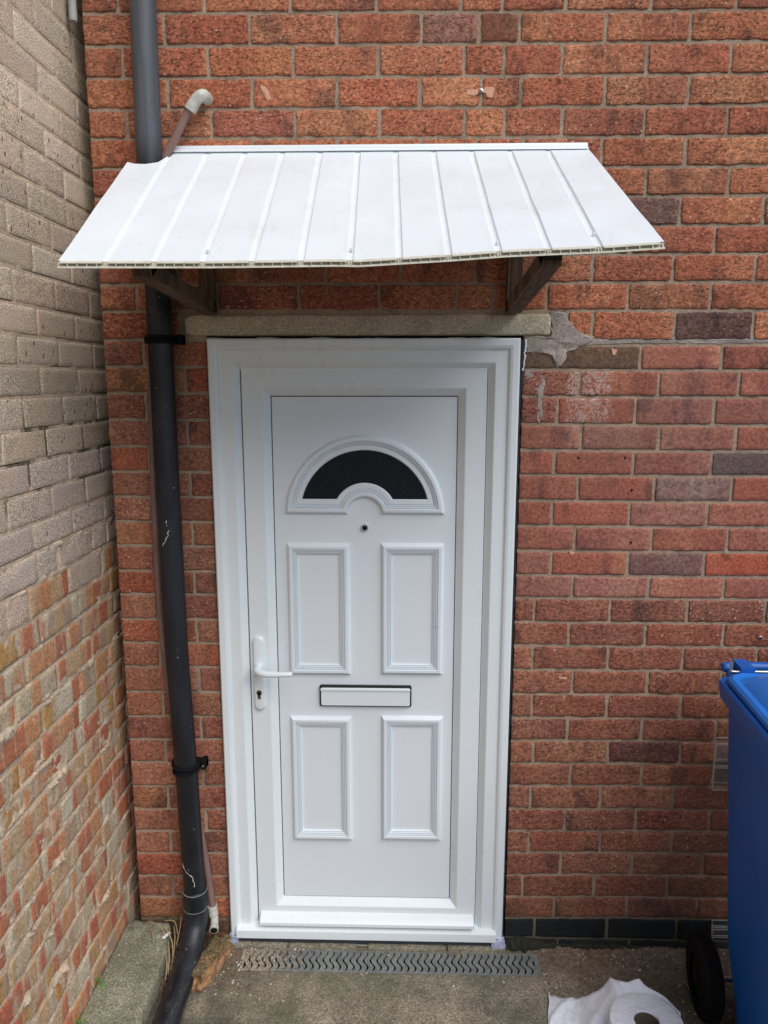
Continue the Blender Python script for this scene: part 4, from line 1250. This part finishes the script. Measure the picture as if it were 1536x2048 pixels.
# ------------------------------------------------------------------ fragments, stalks, grit, weeds
def rock(name, c, size, rot, mat, seedv, sub=3, amp=.25):
    bm = bmesh.new(); bmesh.ops.create_cube(bm, size=1.0)
    bmesh.ops.subdivide_edges(bm, edges=bm.edges[:], cuts=9, use_grid_fill=True)
    mt = Matrix.Translation(c) @ Matrix.Rotation(rot, 4, 'Z') @ Matrix.Diagonal((*size, 1))
    for v in bm.verts:
        p = v.co.copy(); n_ = p.normalized()
        q = p.lerp(n_*.6, .12)
        q.x *= 1 - .35*(p.y < 0)*abs(p.y)
        q.z += .10*p.x
        q += n_ * (nz(p.x*2.2+seedv, p.y*2.2, p.z*2.2) * amp + nz(p.x*7+seedv, p.y*7, p.z*7) * amp*.35)
        v.co = mt @ q
    return from_bm(name, bm, mat, None, smooth=True)
o = rock("brick_fragment", Vector((-.478, -.128, GZ + .024)), (.062, .170, .060), R(-17), frag_mat, 3., amp=.14)
tag(o, "broken buff brick fragment on the ground between the black pipe and the door", "brick fragment")
o = rock("tile_shard", Vector((.993, -.178, GZ + .006)), (.042, .016, .006), R(-42), mat_plain("pale_shard", (.42, .39, .33), .5, var=.3), 8., amp=.12)
tag(o, "small pale shard lying beside the bin wheel", "shard")
o = rock("tile_shard", Vector((-.628, -.073, .0375)), (.030, .008, .004), R(60), mat_plain("white_shard", (.75, .78, .78), .4, var=.1), 5., amp=.08)
tag(o, "thin white plastic sliver on the end of the mossy slab", "shard")
pts = [((-.708, -.020, .040), (-.665, -.045, .050), (-.634, -.072, .040)), ((-.640, -.050, .048), (-.606, -.09, .030), (-.590, -.135, .012)), ((-.612, -.105, .042), (-.598, -.15, .030), (-.588, -.190, .004)),
       ((-.650, -.02, .046), (-.62, -.03, .052), (-.596, -.06, .030)), ((-.622, -.02, .030), (-.607, -.06, .020), (-.596, -.11, -.005)), ((-.615, -.03, .010), (-.600, -.10, .0), (-.590, -.17, -.018)),
       ((-.604, -.15, .030), (-.596, -.18, .022), (-.590, -.21, .0)), ((-.690, -.05, .038), (-.675, -.07, .044), (-.66, -.10, .037)), ((-.598, -.01, .060), (-.600, -.04, .040), (-.592, -.09, .018))]
names = ["longest pale dry stalk lying across the broken end of the slab", "dry stalk bending over the slab edge beside the pipe", "dry stalk hanging lowest over the slab edge", "short dry stalk at the back by the wall", "thin stalk down in the gap beside the slab",
         "stalk lying deepest in the gap along the pipe", "short stalk at the near end of the gap", "short curled stalk on top of the mossy slab", "stalk leaning against the wall behind the bend"]
for q, (a, b, c) in enumerate(pts):
    pp = smooth_path([a, tuple(Vector(b) + Vector((rnd.random()*.006, 0, 0))), c], 7)
    o = tube("dry_stalk", pp, [.0013 + .0006*math.sin(math.pi*i/(len(pp)-1)) for i in range(len(pp))], straw, None, n=8)
    tag(o, names[q], "stalk", group="dry stalks by the drain bend")
# dead leaves and soil in the gap
bm = bmesh.new()
for q in range(120):
    x = -.612 + rnd.random()*.05; y = -.005 - rnd.random()**1.3*.22; z = GZ + .006 + rnd.random()*.035*(1 + y*3)
    mt = Matrix.Translation((x, y, z)) @ Matrix.Rotation(rnd.random()*6, 4, 'Z') @ Matrix.Rotation((rnd.random()-.5)*1.6, 4, 'X') @ Matrix.Diagonal((.004+.007*rnd.random(), .006+.014*rnd.random(), 1, 1))
    vs = [bm.verts.new(mt @ Vector(p)) for p in ((-.5,-1,0),(.5,-.9,.001),(.9,0,.003),(.4,1,0),(-.4,.9,.002),(-.9,0,0))]
    bm.faces.new(vs)
o = from_bm("leaf_litter", bm, mat_plain("dead_leaves", (.13, .085, .05), .9, var=.6, scale=70), None)
tag(o, "dead leaves and soil in the gap beside the black drain bend", "litter", kind="stuff")
# grit
def grit(name, n_, mat, regions, label, smin, smax):
    bm = bmesh.new()
    for q in range(n_):
        x0, x1, y0, y1, z = rnd.choice(regions)
        x = x0 + rnd.random()*(x1-x0); y = y1 - (rnd.random()**1.5)*(y1-y0)
        if CX0 < x < CX1 and CY0 < y < CY1 and rnd.random() < .4: continue
        s_ = smin + (smax-smin) * rnd.random()**3
        mt = Matrix.Translation((x, y, z + s_*.3)) @ Matrix.Rotation(rnd.random()*6, 4, (rnd.random(), rnd.random(), 1)) @ Matrix.Diagonal((s_, s_*(.5+.5*rnd.random()), s_*.5, 1))
        r_ = bmesh.ops.create_icosphere(bm, subdivisions=1, radius=1.0, matrix=mt)
        for v in r_['verts']: v.co += Vector((rnd.random()-.5, rnd.random()-.5, rnd.random()-.5)) * s_*.4
    o = from_bm(name, bm, mat, None); tag(o, label, "gravel", kind="stuff")
regs = [(-.48, 1.15, -.06, .0, GZ), (.55, 1.15, -.22, .0, GZ), (-.5, -.35, -.22, .0, GZ), (-.45, 1.1, -.5, -.12, GZ), (-.39, -.2, -.13, -.03, GZ + .001), (.85, 1.12, -.35, -.08, GZ)]
grit("pale_gravel", 1150, mat_plain("pale_grit", (.58, .54, .46), .8, var=.3), regs, "pale grit scattered over the concrete near the wall", .0010, .0046)
grit("brown_gravel", 2600, mat_plain("brown_grit", (.17, .105, .065), .9, var=.7, scale=60), regs[:3] + [regs[4], regs[5]], "brown brick crumbs along the foot of the wall", .0012, .0050)
grit("slab_gravel", 60, mat_plain("slab_grit", (.45, .42, .34), .9, var=.3), [(-.76, -.62, -.4, -.01, .031)], "crumbs scattered on the mossy slab", .001, .0028)
# moss and dirt heaped at the foot of the dark course
V, F = [], []
NXm = 170
for i in range(NXm+1):
    x = .452 + .62 * i / NXm
    h = (.010 + .020 * math.exp(-((x-.50)/.06)**2) + .012 * abs(nz(x*26, 1.)) + .010*nz(x*70, 4.)) * (1.0 if x < .75 else max(.3, 1 - (x-.75)*2.5))
    w = h * (1.0 + .5*nz(x*33, 8.))
    for j in range(7):
        t = j / 6; a_ = t * math.pi / 2
        V.append((x + nz(x*90, t*9, 2.)*.003, .002 - w*math.sin(a_)*.9 - .003 + nz(x*120, t*7, 5.)*.003, GZ - .002 + h*math.cos(a_) + nz(x*110, t*8, 9.)*.0035))
for i in range(NXm):
    for j in range(6):
        q = i*7+j; F.append((q, q+1, q+8, q+7))
bm = bmesh.new(); me_ = bpy.data.meshes.new("tmp"); me_.from_pydata(V, [], F); bm.from_mesh(me_); bpy.data.meshes.remove(me_)
o = from_bm("moss", bm, mat_plain("dark_moss", (.026, .025, .015), .95, var=.95, scale=130, bump=.004, bscale=180), None)
tag(o, "dark moss and dirt at the foot of the black brick course beside the door", "moss", kind="stuff")
# two tiny weeds at the wall foot
for (x, y, z, n_, lab) in ((-.764, -.262, .031, 7, "small green weed at the foot of the side wall, the farther of two"), (-.765, -.395, .031, 5, "small green weed at the foot of the side wall, cut by the picture's edge")):
    w_ = empty("weed", (x, y, z)); tag(w_, lab, "weed", group="weeds at the foot of the side wall")
    bl = bmesh.new(); bs = bmesh.new()
    for q in range(n_):
        a = 2*math.pi*q/n_ + rnd.random(); rr_ = .004 + .008*rnd.random(); h = .006 + .022*rnd.random()
        tip = Vector((x + rr_*math.cos(a), y + rr_*math.sin(a), z + h))
        add_tube(bs, [(x, y, z - .003), tip], .0005, 6)
        mt = Matrix.Translation(tip) @ Matrix.Rotation(a, 4, 'Z') @ Matrix.Rotation(.5 + rnd.random()*.5, 4, 'Y')
        c_ = bl.verts.new(mt @ Vector((.002, 0, .0008)))
        rim = [bl.verts.new(mt @ Vector((.003 + .0045*math.cos(t), .0038*math.sin(t), 0))) for t in [2*math.pi*i/10 for i in range(10)]]
        for i in range(10): bl.faces.new((c_, rim[i], rim[(i+1)%10]))
    from_bm("leaves", bl, leaf, w_, smooth=True); from_bm("stem", bs, leaf, w_)
